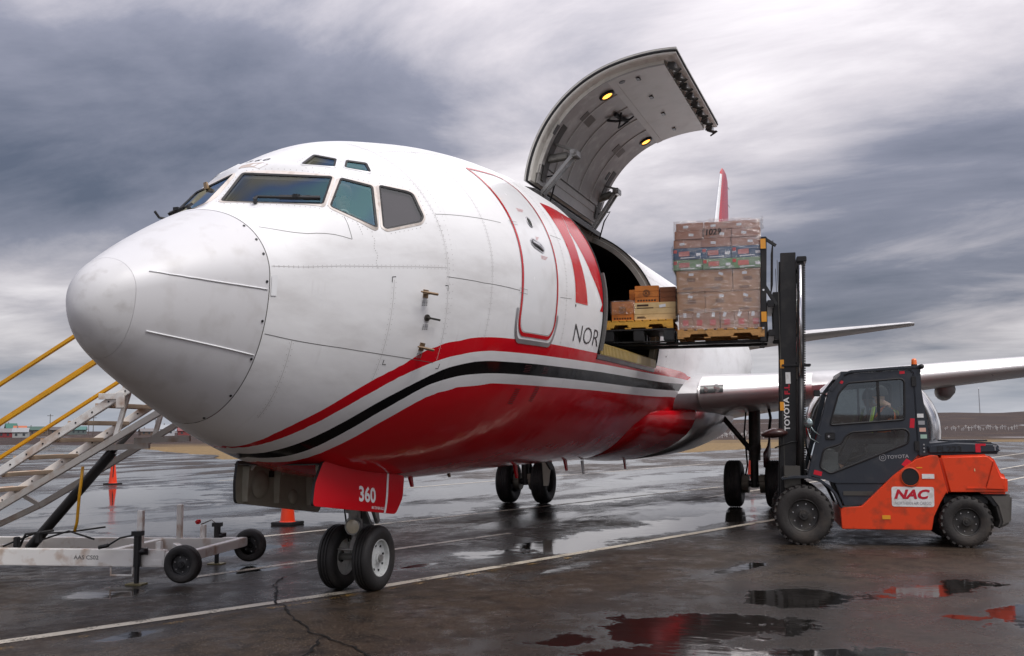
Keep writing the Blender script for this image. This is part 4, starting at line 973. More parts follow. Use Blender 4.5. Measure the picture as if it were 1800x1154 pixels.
def nose_gear():
    for y, sd in ((-.205, -1), (.205, 1)): wheel('nose_wheel', (4.0, y, .338), .338, .205, .19, AC, RIMW, sd, grooves=3)
    mb = MB(); mb.cyl((3.97, 0, .60), (3.88, 0, 1.6), .068, n=20); mb.cyl((4.0, 0, .33), (3.97, 0, .62), .045, n=16); mb.cyl((4.0, -.3, .338), (4.0, .3, .338), .036); mb.cyl((3.95, 0, .82), (3.94, 0, .90), .10, n=20)
    mb.bar((3.90, -.13, .93), (3.90, .13, .93), .09, .10); mb.bar((3.88, -.2, 1.0), (3.88, .2, 1.0), .16, .025)
    g = mb.build('nose_gear_strut', STEEL, AC, auto=35)
    mb = MB(); mb.bar((4.09, 0, .86), (4.24, 0, .66), .09, .035); mb.bar((4.24, 0, .66), (4.06, 0, .42), .085, .035); mb.cyl((4.24, -.06, .66), (4.24, .06, .66), .025); mb.build('torque_link', STEEL, g)
    mb = MB(); mb.prism([(0, 0), (.10, .02), (.30, -.2), (.34, -.34), (.28, -.36), (.18, -.2), (0, -.12)], (4.0, -.10, 1.02), (1, 0, 0), (0, 0, 1), (0, .04, 0)); mb.build('steering_bracket', STEEL, g, bevel=.008)
    p = Vector((3.86, -.03, .67)); n = Vector((-1, -.10, .0)).normalized(); mb = MB(); mb.lathe([(.03, -.10), (.07, -.06), (.085, 0), (.085, .015), (.078, .015), (.07, .0)], p, n, 24); lt = mb.build('taxi_light', STEEL, g, auto=35)
    mb = MB(); mb.box(p - n * .05, (.05, .17, .17)); mb.build('light_bracket', STEEL, lt, bevel=.01)
    mb = MB(); mb.lathe([(0, .018), (.05, .012), (.077, .004)], p, n, 24); mb.build('lens', M('lamp glass', (.62, .56, .42), .12, var=.25, vscale=14, coat=.5), lt, smooth=True)
    mb = MB(); mb.tube([(3.9, -.07, 1.4), (3.86, -.1, 1.1), (3.9, -.11, .85), (3.95, -.08, .6)], .010, 6); mb.tube([(3.9, .07, 1.4), (3.9, .12, 1.0), (3.97, .08, .5)], .010, 6); mb.build('hydraulic_hose', RUBBER, g, smooth=True)
    mb = MB(); mb.bar((3.86, -.06, .55), (3.80, -.06, .44), .05, .05); mb.cyl((3.80, -.16, .44), (3.80, .16, .44), .012); mb.build('tow_fitting', STEEL, g)
    # gear doors: outer skin, inner pan, stiffeners
    for sd in (-1, 1):
        P = [(2.60, 1.395), (4.20, 1.19), (4.12, .96), (3.97, .80), (2.36, 1.0), (2.43, 1.20)] if sd < 0 else [(2.47, 1.405), (4.13, 1.19), (4.07, .96), (3.97, .80), (2.50, 1.0), (2.46, 1.20)]
        y0 = sd * .44; tilt = lambda x, z: Vector((x, y0 + sd * (.10 * (1.4 - z) - .25 * max(0, (1.0 - z)) ** 1.5), z))
        RP = rounded([(x, z) for x, z in P], .05, 4)
        ex = [(x, z) for x in frange(2.45, 4.05, .12) for z in frange(.86, 1.36, .06)]
        def inpoly(c):
            r = False; j = len(RP) - 1
            for i in range(len(RP)):
                if (RP[i][1] > c[1]) != (RP[j][1] > c[1]) and c[0] < (RP[j][0] - RP[i][0]) * (c[1] - RP[i][1]) / (RP[j][1] - RP[i][1]) + RP[i][0]: r = not r
                j = i
            return r
        V, F = cdt(RP, (), [e for e in ex if inpoly(e)])
        mb = MB(); mb.add([tilt(*v) for v in V], F); mb.cur = 1; mb.add([tilt(*v) - Vector((0, sd * .03, 0)) for v in V], [f[::-1] for f in F])
        n = len(RP); A = [tilt(*v) for v in RP]; mb.cur = 2; mb.add(A + [p - Vector((0, sd * .03, 0)) for p in A], [(i, (i + 1) % n, n + (i + 1) % n, n + i) for i in range(n)])
        d = mb.build('nose_gear_door', [RED, PRIMER, RUBBER], AC, auto=50)
        d['label'] = 'red nose gear door marked 360' if sd < 0 else 'nose gear door showing its grey primed inner face'
        inn = lambda x, z, o=.0: tilt(x, z) - Vector((0, sd * (.032 + o), 0))
        for x in (2.62, 3.15, 3.75):
            mb = MB(); mb.loft([[inn(x + dx, z, oo) for dx, oo in ((-w, 0), (-w * .5, .05), (w * .5, .05), (w, 0))] for z, w in ((1.36 - .11 * (x - 2.47), .075), (1.2 - .1 * (x - 2.5), .06), (1.02 - .1 * (x - 2.5), .03))]); mb.build('door_stiffener', PRIMER, d, auto=40)
            mb = MB(); mb.bar(inn(x, 1.33 - .12 * (x - 2.5), .03), (x + .06, sd * .30, 1.46 - .08 * (x - 2.5)), .035, .05); mb.build('door_hinge', M('hinge grey', (.5, .5, .47), .45), d)
        for x, z, r in ((2.86, 1.16, .14), (3.45, 1.0, .08)):
            mb = MB(); c = inn(x, z); mb.lathe([(r, 0), (r * .86, .022), (r * .45, .034), (0, .036)], c, (0, -sd, 0), 24); mb.build('door_dimple', PRIMER, d, smooth=True)
        mb = MB(); mb.box(inn(3.02, 1.25, .01), (.06, .02, .06)); mb.build('door_sensor', BLACK, d)
        if sd < 0:
            X = Vector((1, 0, -.125)).normalized(); Y = Vector((.12, 0, 1)).normalized()
            def on(x, z, o=.004): return tilt(x, z) + Vector((0, -o, 0))
            def paint(s, x, z, h, w, name, bold=.03):
                V2, F2 = text2d(s, 1.0, bold); hh = max(v[1] for v in V2); ww = max(v[0] for v in V2); m3 = MB()
                m3.add([on(x + v[0] / ww * w + .13 * v[1] / hh * h, z - .125 * v[0] / ww * w + v[1] / hh * h) for v in V2], F2); m3.build(name, M('white lettering', (.80, .80, .80), .4), d)
            paint('360', 3.19, .985, .155, .33, 'number'); paint('MAX TOW BAR ANGLE', 3.44, .895, .028, .26, 'placard', .02)
            mb = MB(); mb.loft([[on(3.70 + .11 * t, .835 + .395 * t), on(3.74 + .11 * t, .831 + .395 * t)] for t in frange(0, 1, .08)], False, False); mb.build('tow_limit_stripe', M('white lettering', (.80, .80, .80), .4), d)
    # wheel well
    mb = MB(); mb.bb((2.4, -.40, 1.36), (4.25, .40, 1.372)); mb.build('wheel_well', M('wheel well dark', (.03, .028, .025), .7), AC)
nose_gear()
def main_gear():
    for s in (-1, 1):
        y0 = s * 2.615
        for dy in (-.43, .43): wheel('main_wheel', (16.46, y0 + dy, .50), .50, .36, .25, AC, RIMK, 1 if dy > 0 else -1)
        mb = MB(); mb.cyl((16.46, y0 - .5, .5), (16.46, y0 + .5, .5), .07); mb.cyl((16.46, y0, .42), (16.40, y0 + s * .02, 1.25), .085, n=18); mb.cyl((16.42, y0 + s * .02, 1.0), (16.36, y0 + s * .06, 2.35), .125, n=18); mb.cyl((16.43, y0, 1.22), (16.42, y0, 1.32), .16)
        g = mb.build('main_gear_strut', DARKST, AC, auto=35)
        mb = MB(); mb.cyl((16.42, y0, 1.15), (16.2, s * 2.0, 1.95), .055); mb.build('side_brace', DARKST, g, smooth=True)
        mb = MB(); mb.bar((16.62, y0, 1.0), (16.78, y0, .8), .1, .04); mb.bar((16.78, y0, .8), (16.52, y0, .52), .1, .04); mb.build('torque_link', DARKST, g)
        for e in (-1, 1): mb = MB(); mb.cyl((16.46, y0 + e * .12, .5), (16.46, y0 + e * .26, .5), .20); mb.box((16.30, y0 + e * .17, .62), (.14, .12, .12)); mb.build('brake_pack', M('brake metal', (.22, .2, .16), .5, .5), g, auto=35)
        mb = MB(); mb.tube([(16.3, y0 - s * .1, 2.2), (16.26, y0 - s * .16, 1.6), (16.3, y0 - s * .12, .9), (16.4, y0 - s * .2, .6)], .018, 6); mb.tube([(16.3, y0 + s * .35, 2.2), (16.25, y0 + s * .4, 1.9), (16.3, y0 + s * .36, 1.65)], .03, 6); mb.build('hydraulic_hose', RUBBER, g, smooth=True)
        mb = MB(); mb.loft([[(15.9 + t * .9, y0 + s * (.30 + .06 * math.sin(3 * t)) + o, 1.0 + .42 * t + dz) for o, dz in ((0, -.15), (.04, -.12), (.04, .16), (0, .14))] for t in (0, .35, .7, 1)]); mb.build('gear_door', M('dark maroon door', (.05, .015, .015), .4), g, smooth=True)
main_gear()

# --- wings, engines, tail
def foil(n=14, t=.12, camber=.015):
    P = []
    for i in range(2 * n):
        u = i / (2 * n); th = 2 * math.pi * u; x = .5 * (1 + math.cos(th)); yt = 5 * t * (.2969 * math.sqrt(max(x, 0)) - .1260 * x - .3516 * x * x + .2843 * x ** 3 - .1015 * x ** 4); P.append((x, camber * 4 * x * (1 - x) + (yt if th <= math.pi else -yt)))
    return P
def surface(name, secs, mat, parent, vertical=False, n=16):
    """secs: span position, leading edge x, chord, z (or y), thickness ratio, incidence"""
    rings = []
    for sp, xl, ch, z, t, inc in secs:
        ci, si = math.cos(inc), math.sin(inc)
        rings.append([(Vector((xl + ch * (a * ci + b * si), z + ch * b, sp)) if vertical else Vector((xl + ch * (a * ci + b * si), sp, z + ch * (b * ci - a * si)))) for a, b in foil(n, t, 0 if vertical else .02)])
    mb = MB(); mb.loft(rings); return mb.build(name, mat, parent, auto=45)
WINGM = M('grey wing paint', (.50, .50, .51), .36, .05, var=.06, vscale=1.2, coat=.2, dirt=((.25, .24, .24), .5, 2)); SLAT = M('polished slat metal', (.74, .72, .71), .30, .45, var=.04)
def wings():
    for s in (-1, 1):
        base = [(1.35, 12.75, 8.2, 2.33, .115, .05), (1.95, 13.35, 7.4, 2.35, .115, .045), (3.0, 13.95, 6.6, 2.42, .11, .04), (4.83, 14.95, 5.4, 2.56, .11, .03), (7.0, 16.1, 4.5, 2.77, .11, .02), (10.5, 17.95, 3.1, 3.12, .10, .01), (14.1, 19.85, 1.75, 3.48, .10, 0), (14.4, 20.25, 1.2, 3.52, .08, 0)]
        w = surface('wing', [(s * a, b, c, d, e, f) for a, b, c, d, e, f in base], WINGM, AC)
        # bright leading edge segments, a little proud of the wing
        for k, (a, b) in enumerate(((2.0, 4.0), (5.7, 8.6), (8.63, 11.4), (11.43, 14.0))):
            mb = MB(); rings = []
            for t in (0, .5, 1):
                y = a + (b - a) * t; I = lambda j: float(np.interp(y, [q[0] for q in base], [q[j] for q in base]))
                xl, ch, z, th, inc = I(1), I(2), I(3), I(4), I(5); ring = []
                for u, v in foil(40, th * 1.10, .02):
                    if u < .115 * (1 if k else .8): ring.append(Vector((xl - .02 + ch * (u * math.cos(inc) + v * math.sin(inc)), s * y, z + ch * (v * math.cos(inc) - u * math.sin(inc)))))
                rings.append(ring)
            m = min(len(r) for r in rings); rings = [r[(len(r) - m) // 2:(len(r) - m) // 2 + m] for r in rings]; mb.loft(rings, False, False); mb.build('leading_edge_slat', SLAT, w, smooth=True)
        # landing light let into the leading edge at the root, following its curve
        I2 = lambda y, j: float(np.interp(y, [q[0] for q in base], [q[j] for q in base]))
        def le(y, t, off):
            """point on the leading edge: t from -1 (below) to 1 (above)"""
            th = math.pi * (1 - .10 * t); x = .5 * (1 + math.cos(th)); T_ = I2(y, 4) * 1.10; yt = 5 * T_ * (.2969 * math.sqrt(x) - .1260 * x - .3516 * x * x) * (1 if t >= 0 else -1); ch = I2(y, 2)
            return Vector((I2(y, 1) - .02 - off + ch * x, s * y, I2(y, 3) + ch * (yt + .08 * x) + off * .6 * t))
        def patch(y0, y1, t0, t1, off, nm, mat, par):
            mb = MB(); mb.loft([[le(y, t, off) for t in frange(t0, t1, .08)] for y in frange(y0, y1, .05)], False, False); return mb.build(nm, mat, par, smooth=True)
        l = patch(2.04, 2.44, -.10, .62, .010, 'landing_light', M('lamp cover glass', (.03, .034, .034), .35), w)
        for yy, rr in ((2.14, .055), (2.32, .085)):
            mb = MB(); c = le(yy, .26, .045); mb.lathe([(0, .006), (rr * .6, .003), (rr, -.006)], c, (-1, -s * .5, .15), 20); mb.build('lamp', M('lamp reflector', (.50, .52, .51), .12, .5), l, smooth=True)
        for y, x0, z in ((6.55, 17.6, 2.50), (9.4, 18.7, 2.84)):
            mb = MB(); mb.loft([[Vector((x0 + dx, s * y + math.cos(a) * w_, z + dz + math.sin(a) * h_)) for a in [2 * math.pi * k / 14 for k in range(14)]] for dx, w_, h_, dz in ((0, .11, .10, .0), (.15, .19, .18, -.02), (1.2, .20, .2, -.04), (2.4, .14, .14, -.02), (3.0, .03, .03, .02))]); mb.build('flap_fairing', WINGM, w, smooth=True)
        # engine
        eng(s)
def eng(s):
    cx, cy, cz = 11.25, s * 5.08, 1.60
    def ring(x, r, fl=.0, dz=0):
        return [Vector((cx + x, cy + r * math.cos(a) * 1.03, cz + dz + r * math.sin(a) * (1 - fl * max(0, -math.sin(a))))) for a in [2 * math.pi * k / 40 for k in range(40)]]
    mb = MB(); mb.loft([ring(.22, .985, .10), ring(.6, 1.03, .10), ring(1.4, 1.05, .08), ring(2.4, .98, .05), ring(3.4, .80, 0, .05), ring(3.9, .66, 0, .08)], True, False)
    e = mb.build('engine', WHITE, AC, smooth=True)
    mb = MB(); mb.loft([ring(.95, 1.050, .09), ring(1.4, 1.062, .08), ring(2.4, .992, .05), ring(3.4, .812, 0, .05), ring(3.9, .672, 0, .08)], True, False); mb.build('red_cowl', RED, e, smooth=True)
    mb = MB(); mb.loft([ring(.45, .80), ring(.25, .79), ring(.08, .81, .04), ring(0, .87, .08), ring(.02, .93, .10), ring(.10, .965, .10), ring(.22, .989, .10)], True, False); mb.build('inlet_lip', M('polished inlet', (.66, .66, .67), .2, .95, dirt=((.45, .43, .42), .4, 3)), e, smooth=True)
    mb = MB(); mb.loft([ring(.45, .80), ring(1.0, .78)], True, False); mb.build('inlet_duct', M('duct grey', (.42, .42, .42), .5), e, smooth=True)
    mb = MB(); mb.lathe([(0, -.35), (.12, -.2), (.2, .0)], (cx + .85, cy, cz), (1, 0, 0), 24); mb.build('spinner', DARKST, e, smooth=True)
    mb = MB()
    for k in range(36):
        a = 2 * math.pi * k / 36; d = Vector((0, math.cos(a), math.sin(a))); t = Vector((.5, -math.sin(a) * .8, math.cos(a) * .8)).normalized(); c = Vector((cx + .9, cy, cz))
        mb.add([c + d * .18 - t * .04, c + d * .18 + t * .04, c + d * .775 + t * .07, c + d * .775 - t * .07], [(0, 1, 2, 3)])
    mb.build('fan_blades', DARKST, e, kind='stuff')
    mb = MB(); mb.lathe([(0, 0), (.80, 0)], (cx + 1.02, cy, cz), (1, 0, 0), 30); mb.build('fan_shadow_disc', M('fan shadow', (.02, .02, .02), .6), e)  # near-black disc painted as the shade behind the fan blades
    mb = MB(); mb.loft([[Vector((cx + x, cy + yy, z)) for yy in (-.17, .17)] + [Vector((cx + x + .1, cy + yy, z2)) for yy in (.12, -.12)] for x, z, z2 in ((.9, 2.35, 2.56), (2.2, 2.3, 2.74), (4.2, 2.2, 2.78))]); mb.build('pylon', WHITE, e, bevel=.03)
wings()
def tail():
    fin = surface('tail_fin', [(4.9, 25.6, 6.1, 0, .075, 0), (6.6, 27.05, 4.8, 0, .075, 0), (9.0, 28.95, 3.1, 0, .075, 0), (11.1, 30.45, 1.75, 0, .07, 0), (11.32, 30.8, 1.1, 0, .05, 0)], RED, AC, True)
    mb = MB(); rings = []
    for z, xl, ch in ((5.4, 26.03, 5.7), (7.8, 28.0, 3.95), (11.0, 30.38, 1.8)):
        rings.append([Vector((xl - .01 + ch * u, ch * v * 1.06, z)) for u, v in foil(40, .075, 0) if u < .09])
    m = min(len(r) for r in rings); mb.loft([r[(len(r) - m) // 2:(len(r) - m) // 2 + m] for r in rings], False, False); mb.build('fin_leading_edge', WHITE, fin, smooth=True)
    for z in (9.4, 10.2, 10.9):
        mb = MB(); mb.bar((32.1, 0, z), (32.55, 0, z), .012, .012); mb.build('static_wick', BLACK, fin)
    mb = MB(); mb.prism([(23.3, 5.10), (26.4, 5.10), (27.0, 6.4), (25.9, 5.75)], (0, -.07, 0), (1, 0, 0), (0, 0, 1), (0, .14, 0)); mb.build('dorsal_fin', WHITE, fin, bevel=.05)
    for s in (-1, 1):
        surface('tailplane', [(s * .3, 27.6, 4.2, 4.55, .10, 0), (s * 1.2, 28.3, 3.7, 4.68, .10, 0), (s * 6.2, 31.65, 1.3, 5.32, .09, 0), (s * 6.38, 31.95, .9, 5.34, .05, 0)], WINGM, AC)
tail()
def belly():
    # wing to body fairing, red forward and bare metal aft
    def ring(x, w, zb, zt):
        return [Vector((x, -w * math.cos(a), (zt if math.sin(a) > 0 else 2.0) if False else 2.0 + ((zt - 2.0) if math.sin(a) > 0 else (2.0 - zb)) * math.sin(a))) for a in [2 * math.pi * k / 40 for k in range(40)]]
    mb = MB(); mb.loft([ring(11.0, 1.34, 1.30, 2.03), ring(11.7, 1.46, 1.16, 2.03), ring(12.4, 1.50, 1.12, 2.04), ring(13.2, 1.58, 1.09, 2.10), ring(13.9, 1.86, 1.05, 2.3)], True, True); f = mb.build('wing_root_fairing', RED, AC, smooth=True)
    mb = MB(); mb.loft([ring(13.9, 1.86, 1.05, 2.3), ring(15, 2.1, 1.05, 2.6), ring(17, 2.05, 1.06, 2.55), ring(19, 1.85, 1.15, 2.4), ring(20.5, 1.3, 1.45, 2.2)], True, True); mb.build('belly_fairing', ALU, AC, smooth=True)
    for x, y, h, t, c in ((8.6, -.05, .22, .13, RED), (9.4, .02, .10, .06, DARKST), (10.2, 0, .16, .32, BLACK), (5.2, 0, .14, .10, RED), (10.9, -.1, .20, .16, RED), (12.6, .1, .26, .14, WHITE), (14.6, -.2, .24, .16, RED), (6.3, 0, .08, .08, BRASS)):
        z = sec(x)[1] + .02 if x < 11.6 else 1.1; mb = MB(); mb.prism([(0, 0), (t, 0), (t * 1.35, -h), (t * .85, -h)], (x, y - .015, z), (1, 0, 0), (0, 0, 1), (0, .03, 0)); mb.build('blade_antenna', c, AC, bevel=.006)
    mb = MB(); mb.loft([[(15.4 + dx + sx, 1.86 + dy, z) for dx, dy in ((0, 0), (.05, -w), (.08, -w), (.03, 0))] for z, w, sx in ((1.10, .22, 0), (.95, .2, .03), (.45, .09, .12))]); mb.build('gear_fairing_flap', M('pale fairing flap', (.6, .57, .48), .4), AC)
belly()
# ------------------------------------------------------------------ forklift (local x forward, y to its left, origin under the near front wheel)
FO = Vector((9.60, -4.15, 0)); FRZ = math.atan2(.991, -.13)
LIFT = .10                                                # how far the carriage has been raised
FL = thing('forklift', 'orange and dark grey cab forklift lifting two pallets to the cargo door', 'forklift', FO, FRZ); FL.scale = (.955, 1, 1.0)
YC = -.68                                                   # centre line
ORANGE = M('orange machine paint', (.80, .058, .008), .34, var=.08, vscale=2.5, coat=.15, dirt=((.16, .045, .02), .55, 5))
CABG = M('dark slate cab paint', (.026, .032, .043), .42, var=.12, vscale=4, dirt=((.075, .075, .075), .35, 6))
MASTK = M('mast black', (.016, .016, .017), .42, .2, var=.2, dirt=((.06, .055, .05), .5, 4))
GREASE = M('greasy mast steel', (.10, .095, .085), .4, .5, dirt=((.03, .027, .024), .7, 7))
CWG = M('bare scuffed casting', (.12, .112, .10), .55, .2, dirt=((.045, .04, .036), .6, 5))
FGLASS = glass('cab glass', (.86, .92, .90), .13)
AMBER = M('amber reflector', (.85, .36, .02), .3, coat=.4); REDTAPE = M('red reflective tape', (.62, .01, .03), .35)
WHT = M('white decal', (.80, .80, .78), .4, var=.04, vscale=9, dirt=((.4, .36, .3), .5, 14)); REDINK = M('red decal ink', (.55, .01, .03), .4); GREYINK = M('grey decal ink', (.36, .36, .37), .4)
XV, ZV = Vector((1, 0, 0)), Vector((0, 0, 1))
def sidep(mb, poly, y0, y1): mb.prism(poly, (0, y0, 0), XV, ZV, (0, y1 - y0, 0))
def arc(cx, cz, r, a0, a1, n=12): return [(cx + r * math.cos(R_(a0 + (a1 - a0) * k / n)), cz + r * math.sin(R_(a0 + (a1 - a0) * k / n))) for k in range(n + 1)]
def forklift():
    # chassis and counterweight
    mb = MB(); sidep(mb, [(-.53, .527), (-.846, .555), (-1.318, .996), (-1.631, 1.218), (-1.835, 1.273), (-1.938, 1.268), (-2.05, .735)] + arc(-2.275, .351, .475, 58, 165, 1)[:1] + [(-1.93, .60), (-1.84, .42), (-1.80, .228), (-.543, .229)], .03, -1.39)
    ch = mb.build('chassis', ORANGE, FL, bevel=.03, seg=3)
    arch = arc(-2.29, .36, .455, 165, 62, 10)
    mb = MB(); sidep(mb, [(-1.948, 1.266), (-2.615, 1.283), (-2.705, 1.21), (-2.80, .985), (-2.872, .975), (-2.862, .735)] + [(-2.06, .73)], .03, -1.39)
    cw = mb.build('counterweight', ORANGE, FL, bevel=.035, seg=3)
    mb = MB(); sidep(mb, [(-2.68, 1.20), (-2.83, .79), (-2.55, .80)], .045, .02); mb.build('counterweight_facet', ORANGE, cw, bevel=.015)
    mb = MB(); sidep(mb, [(-2.30, .80), (-2.80, .80), (-2.80, .835), (-2.30, .83)], .040, .02); mb.build('counterweight_crease', ORANGE, cw, bevel=.008)
    mb = MB(); sidep(mb, [(-2.58, .735), (-2.865, .735), (-2.918, .715), (-2.885, .335), (-2.70, .25), (-2.745, .36), (-2.70, .56)], .01, -1.37); mb.build('rear_bumper', CWG, cw, bevel=.03)
    mb = MB(); sidep(mb, [(-2.86, .734), (-2.70, .56)] + arc(-2.285, .36, .43, 152, 28, 12) + [(-1.86, .60), (-2.05, .734)], .0, -1.36); mb.build('wheel_arch', RUBBER, cw, bevel=.01)
    mb = MB(); sidep(mb, [(-2.0, .60), (-2.6, .60), (-2.6, .72), (-2.0, .72)], -.06, -1.3); sidep(mb, [(-.6, .3), (-2.6, .3), (-2.6, .6), (-.6, .6)], -.3, -1.06); mb.build('underframe', MASTK, ch)
    # exhaust port and decals on the near side
    c = Vector((-1.535, .034, .968)); mb = MB(); mb.lathe([(.14, -.01), (.14, .006), (.125, .012), (.12, .0), (.118, -.03)], c, (0, 1, 0), 28); mb.cur = 1; mb.lathe([(0, .002), (.119, .002)], c, (0, 1, 0), 28); ep = mb.build('exhaust_port', [M('port ring orange', (.6, .07, .015), .4), BLACK], ch, auto=30)
    y = .0335
    mb = MB(); V, F = cdt(rounded([(-1.262, .555), (-1.85, .550), (-1.858, .828), (-1.268, .832)], .035, 4)); mb.add([(a, y, b) for a, b in V], F); nac = mb.build('company_panel', WHT, ch)
    mb = MB(); text_on(mb, 'NAC', (-1.30, y + .003, .660), (-1, 0, 0), ZV, .135, .50, .045, .28); mb.build('company_initials', REDINK, nac)
    mb = MB(); text_on(mb, 'NORTHERN AIR CARGO', (-1.31, y + .003, .582), (-1, 0, 0), ZV, .042, .50, 0, .1); mb.build('company_name', GREYINK, nac)
    for (a0, b0, a1, b1, m, n) in ((-1.70, .945, -1.87, 1.01, WHT, 'inspection_decal'), (-1.63, 1.09, -1.71, 1.105, AMBER, 'warning_decal'), (-1.12, .375, -1.235, .43, AMBER, 'load_plate'), (-2.42, 1.05, -2.432, 1.085, M('cream decal', (.75, .65, .35), .4), 'small_decal')):
        mb = MB(); mb.bb((a0, y, b0), (a1, y + .002, b1)); mb.build(n, m, ch)
    # hood
    mb = MB(); sidep(mb, [(-1.79, 1.27), (-1.79, 1.432), (-2.195, 1.471), (-2.724, 1.447), (-2.82, 1.365), (-2.80, 1.285)], .0, -1.36); hd = mb.build('hood', CABG, FL, bevel=.04, seg=3)
    mb = MB(); mb.bb((-2.1, -.1, 1.46), (-2.66, -.9, 1.482)); mb.build('hood_cover', CABG, hd, bevel=.01)
    mb = MB(); text_on(mb, 'FL223', (-1.93, .003, 1.312), (-1, 0, 0), ZV, .085, .34, .02); mb.build('fleet_number', BLACK, hd)
    mb = MB(); text_on(mb, 'T', (-2.70, .003, 1.335), (-1, 0, 0), ZV, .07, .05, .02); mb.build('hood_letter', GREYINK, hd)
    mb = MB(); mb.bb((-2.46, 0, 1.40), (-2.60, .004, 1.43)); mb.bb((-2.46, 0, 1.31), (-2.53, .004, 1.40)); mb.build('reflective_tape', REDTAPE, hd)
    # cab
    door = [(-.126, .984), (-.218, 1.326), (-.457, 2.168), (-.594, 2.372), (-.752, 2.447), (-1.585, 2.492), (-1.655, 2.44), (-1.672, 1.262), (-1.189, .878), (-.48, .875)]
    up = rounded([(-.438, 1.705), (-.585, 2.167), (-.721, 2.315), (-1.493, 2.364), (-1.535, 2.325), (-1.512, 1.774)], .05); low = rounded([(-.421, 1.007), (-.265, 1.098), (-.334, 1.363), (-.593, 1.438), (-.662, 1.551), (-.741, 1.601), (-1.508, 1.647), (-1.568, 1.595), (-1.549, 1.443)], .05)
    for yo, nm in ((-.05, 'cab_door'), (-1.31 - .05, 'cab_door')):
        mb = MB(); plate(mb, rounded(door, .04), [up, low], (0, yo, 0), XV, ZV, (0, -.045, 0)); dr = mb.build(nm, CABG, FL, auto=30)
        for hole in (up, low):
            mb = MB(); mb.loft([[(a, yo + o, b) for a, b in grow(hole, g)] for g, o in ((.014, .002), (.006, .012), (-.012, .010), (-.016, -.03), (.0, -.04))], True, False); mb.build('window_seal', RUBBER, dr, smooth=True)
            mb = MB(); V, F = cdt(hole); mb.add([(a, yo - .02, b) for a, b in V], F); mb.build('window_pane', FGLASS, dr)
        mb = MB(); mb.bb((-1.135, yo - .03, 1.74), (-1.172, yo + .004, 2.345)); mb.build('window_divider', RUBBER, dr)
        if yo > -1:
            mb = MB(); mb.bb((-.36, yo - .01, 1.49), (-.51, yo + .012, 1.60)); h = mb.build('door_handle', RUBBER, dr, bevel=.012); mb = MB(); mb.cyl((-.415, yo + .012, 1.545), (-.415, yo + .02, 1.545), .016); mb.build('lock', CHROME, h)
            for q in ([(-.232, 1.50), (-.275, 1.50), (-.31, 1.62), (-.265, 1.62)], [(-.60, 2.325), (-.64, 2.30), (-.665, 2.335), (-.63, 2.36)], [(-1.47, 2.43), (-1.545, 2.435), (-1.545, 2.475), (-1.47, 2.47)], [(-1.575, 1.66), (-1.64, 1.655), (-1.655, 1.79), (-1.59, 1.795)], [(-.17, 1.0), (-.285, .975), (-.30, 1.035), (-.185, 1.065)], [(-1.435, 1.14), (-1.5, 1.095), (-1.575, 1.185), (-1.51, 1.225)]):
                mb = MB(); mb.add([(a, yo + .002, b) for a, b in q], [(0, 1, 2, 3)]); mb.build('reflective_tape', REDTAPE, dr)
            mb = MB(); text_on(mb, 'TOYOTA', (-1.235, yo + .003, 1.218), (-1, 0, .055), ZV, .050, .31, .012); mb.lathe([(.05, -.001), (.05, .001), (.043, .001), (.043, -.001)], (-1.175, yo + .003, 1.238), (0, 1, 0), 20, True); mb.lathe([(.022, -.001), (.022, .001), (.016, .001), (.016, -.001)], (-1.175, yo + .003, 1.238), (0, 1, 0), 14, True); mb.build('maker_lettering', GREYINK, dr)
        mb = MB(); sidep(mb, [(-1.585, 2.495), (-1.77, 2.517), (-1.77, 2.207), (-1.838, 1.62), (-1.848, 1.255), (-1.68, 1.262), (-1.66, 2.44)], yo + .01, yo - .09); rp = mb.build('rear_pillar', CABG, FL, bevel=.015)
        if yo > -1:
            for z, m in ((1.83, WHT), (1.73, GREYINK), (1.63, M('orange white decal', (.75, .45, .36), .4)), (1.535, M('green seal decal', (.38, .55, .45), .4))):
                mb = MB(); xx = -1.725 - (1.9 - z) * .11; mb.bb((xx + .045, yo + .011, z - .028), (xx - .045, yo + .014, z + .028)); mb.build('safety_decal', m, rp)
            for z in (1.42, 1.37, 1.32):
                mb = MB(); mb.cyl((-1.76, yo + .01, z), (-1.76, yo + .022, z), .013, n=8); mb.build('bolt', CHROME, rp)
            for z in (2.32, 1.40):
                mb = MB(); mb.bb((-1.63, yo, z - .07), (-1.70, yo + .02, z + .07)); mb.build('door_hinge', RUBBER, rp, bevel=.006)
    prof = [(-.60, 2.40), (-.75, 2.455), (-1.765, 2.51), (-1.79, 2.55), (-1.60, 2.545), (-.78, 2.50), (-.66, 2.465)]
    mb = MB(); sidep(mb, prof, -.03, -.15); sidep(mb, prof, -1.21, -1.33); mb.bb((-.66, -.15, 2.44), (-.84, -1.21, 2.49)); mb.bb((-1.64, -.15, 2.50), (-1.78, -1.21, 2.545)); mb.bb((-1.2, -.15, 2.485), (-1.26, -1.21, 2.515)); rf = mb.build('cab_roof', CABG, FL, bevel=.012)
    mb = MB(); mb.add([(-.84, -.15, 2.485), (-1.64, -.15, 2.53), (-1.64, -1.21, 2.53), (-.84, -1.21, 2.485)], [(0, 1, 2, 3)]); mb.build('roof_window', FGLASS, rf)
    mb = MB(); mb.cyl((-1.78, -.0, 2.53), (-1.78, -1.36, 2.53), .035); mb.build('roof_rail', MASTK, rf, smooth=True)
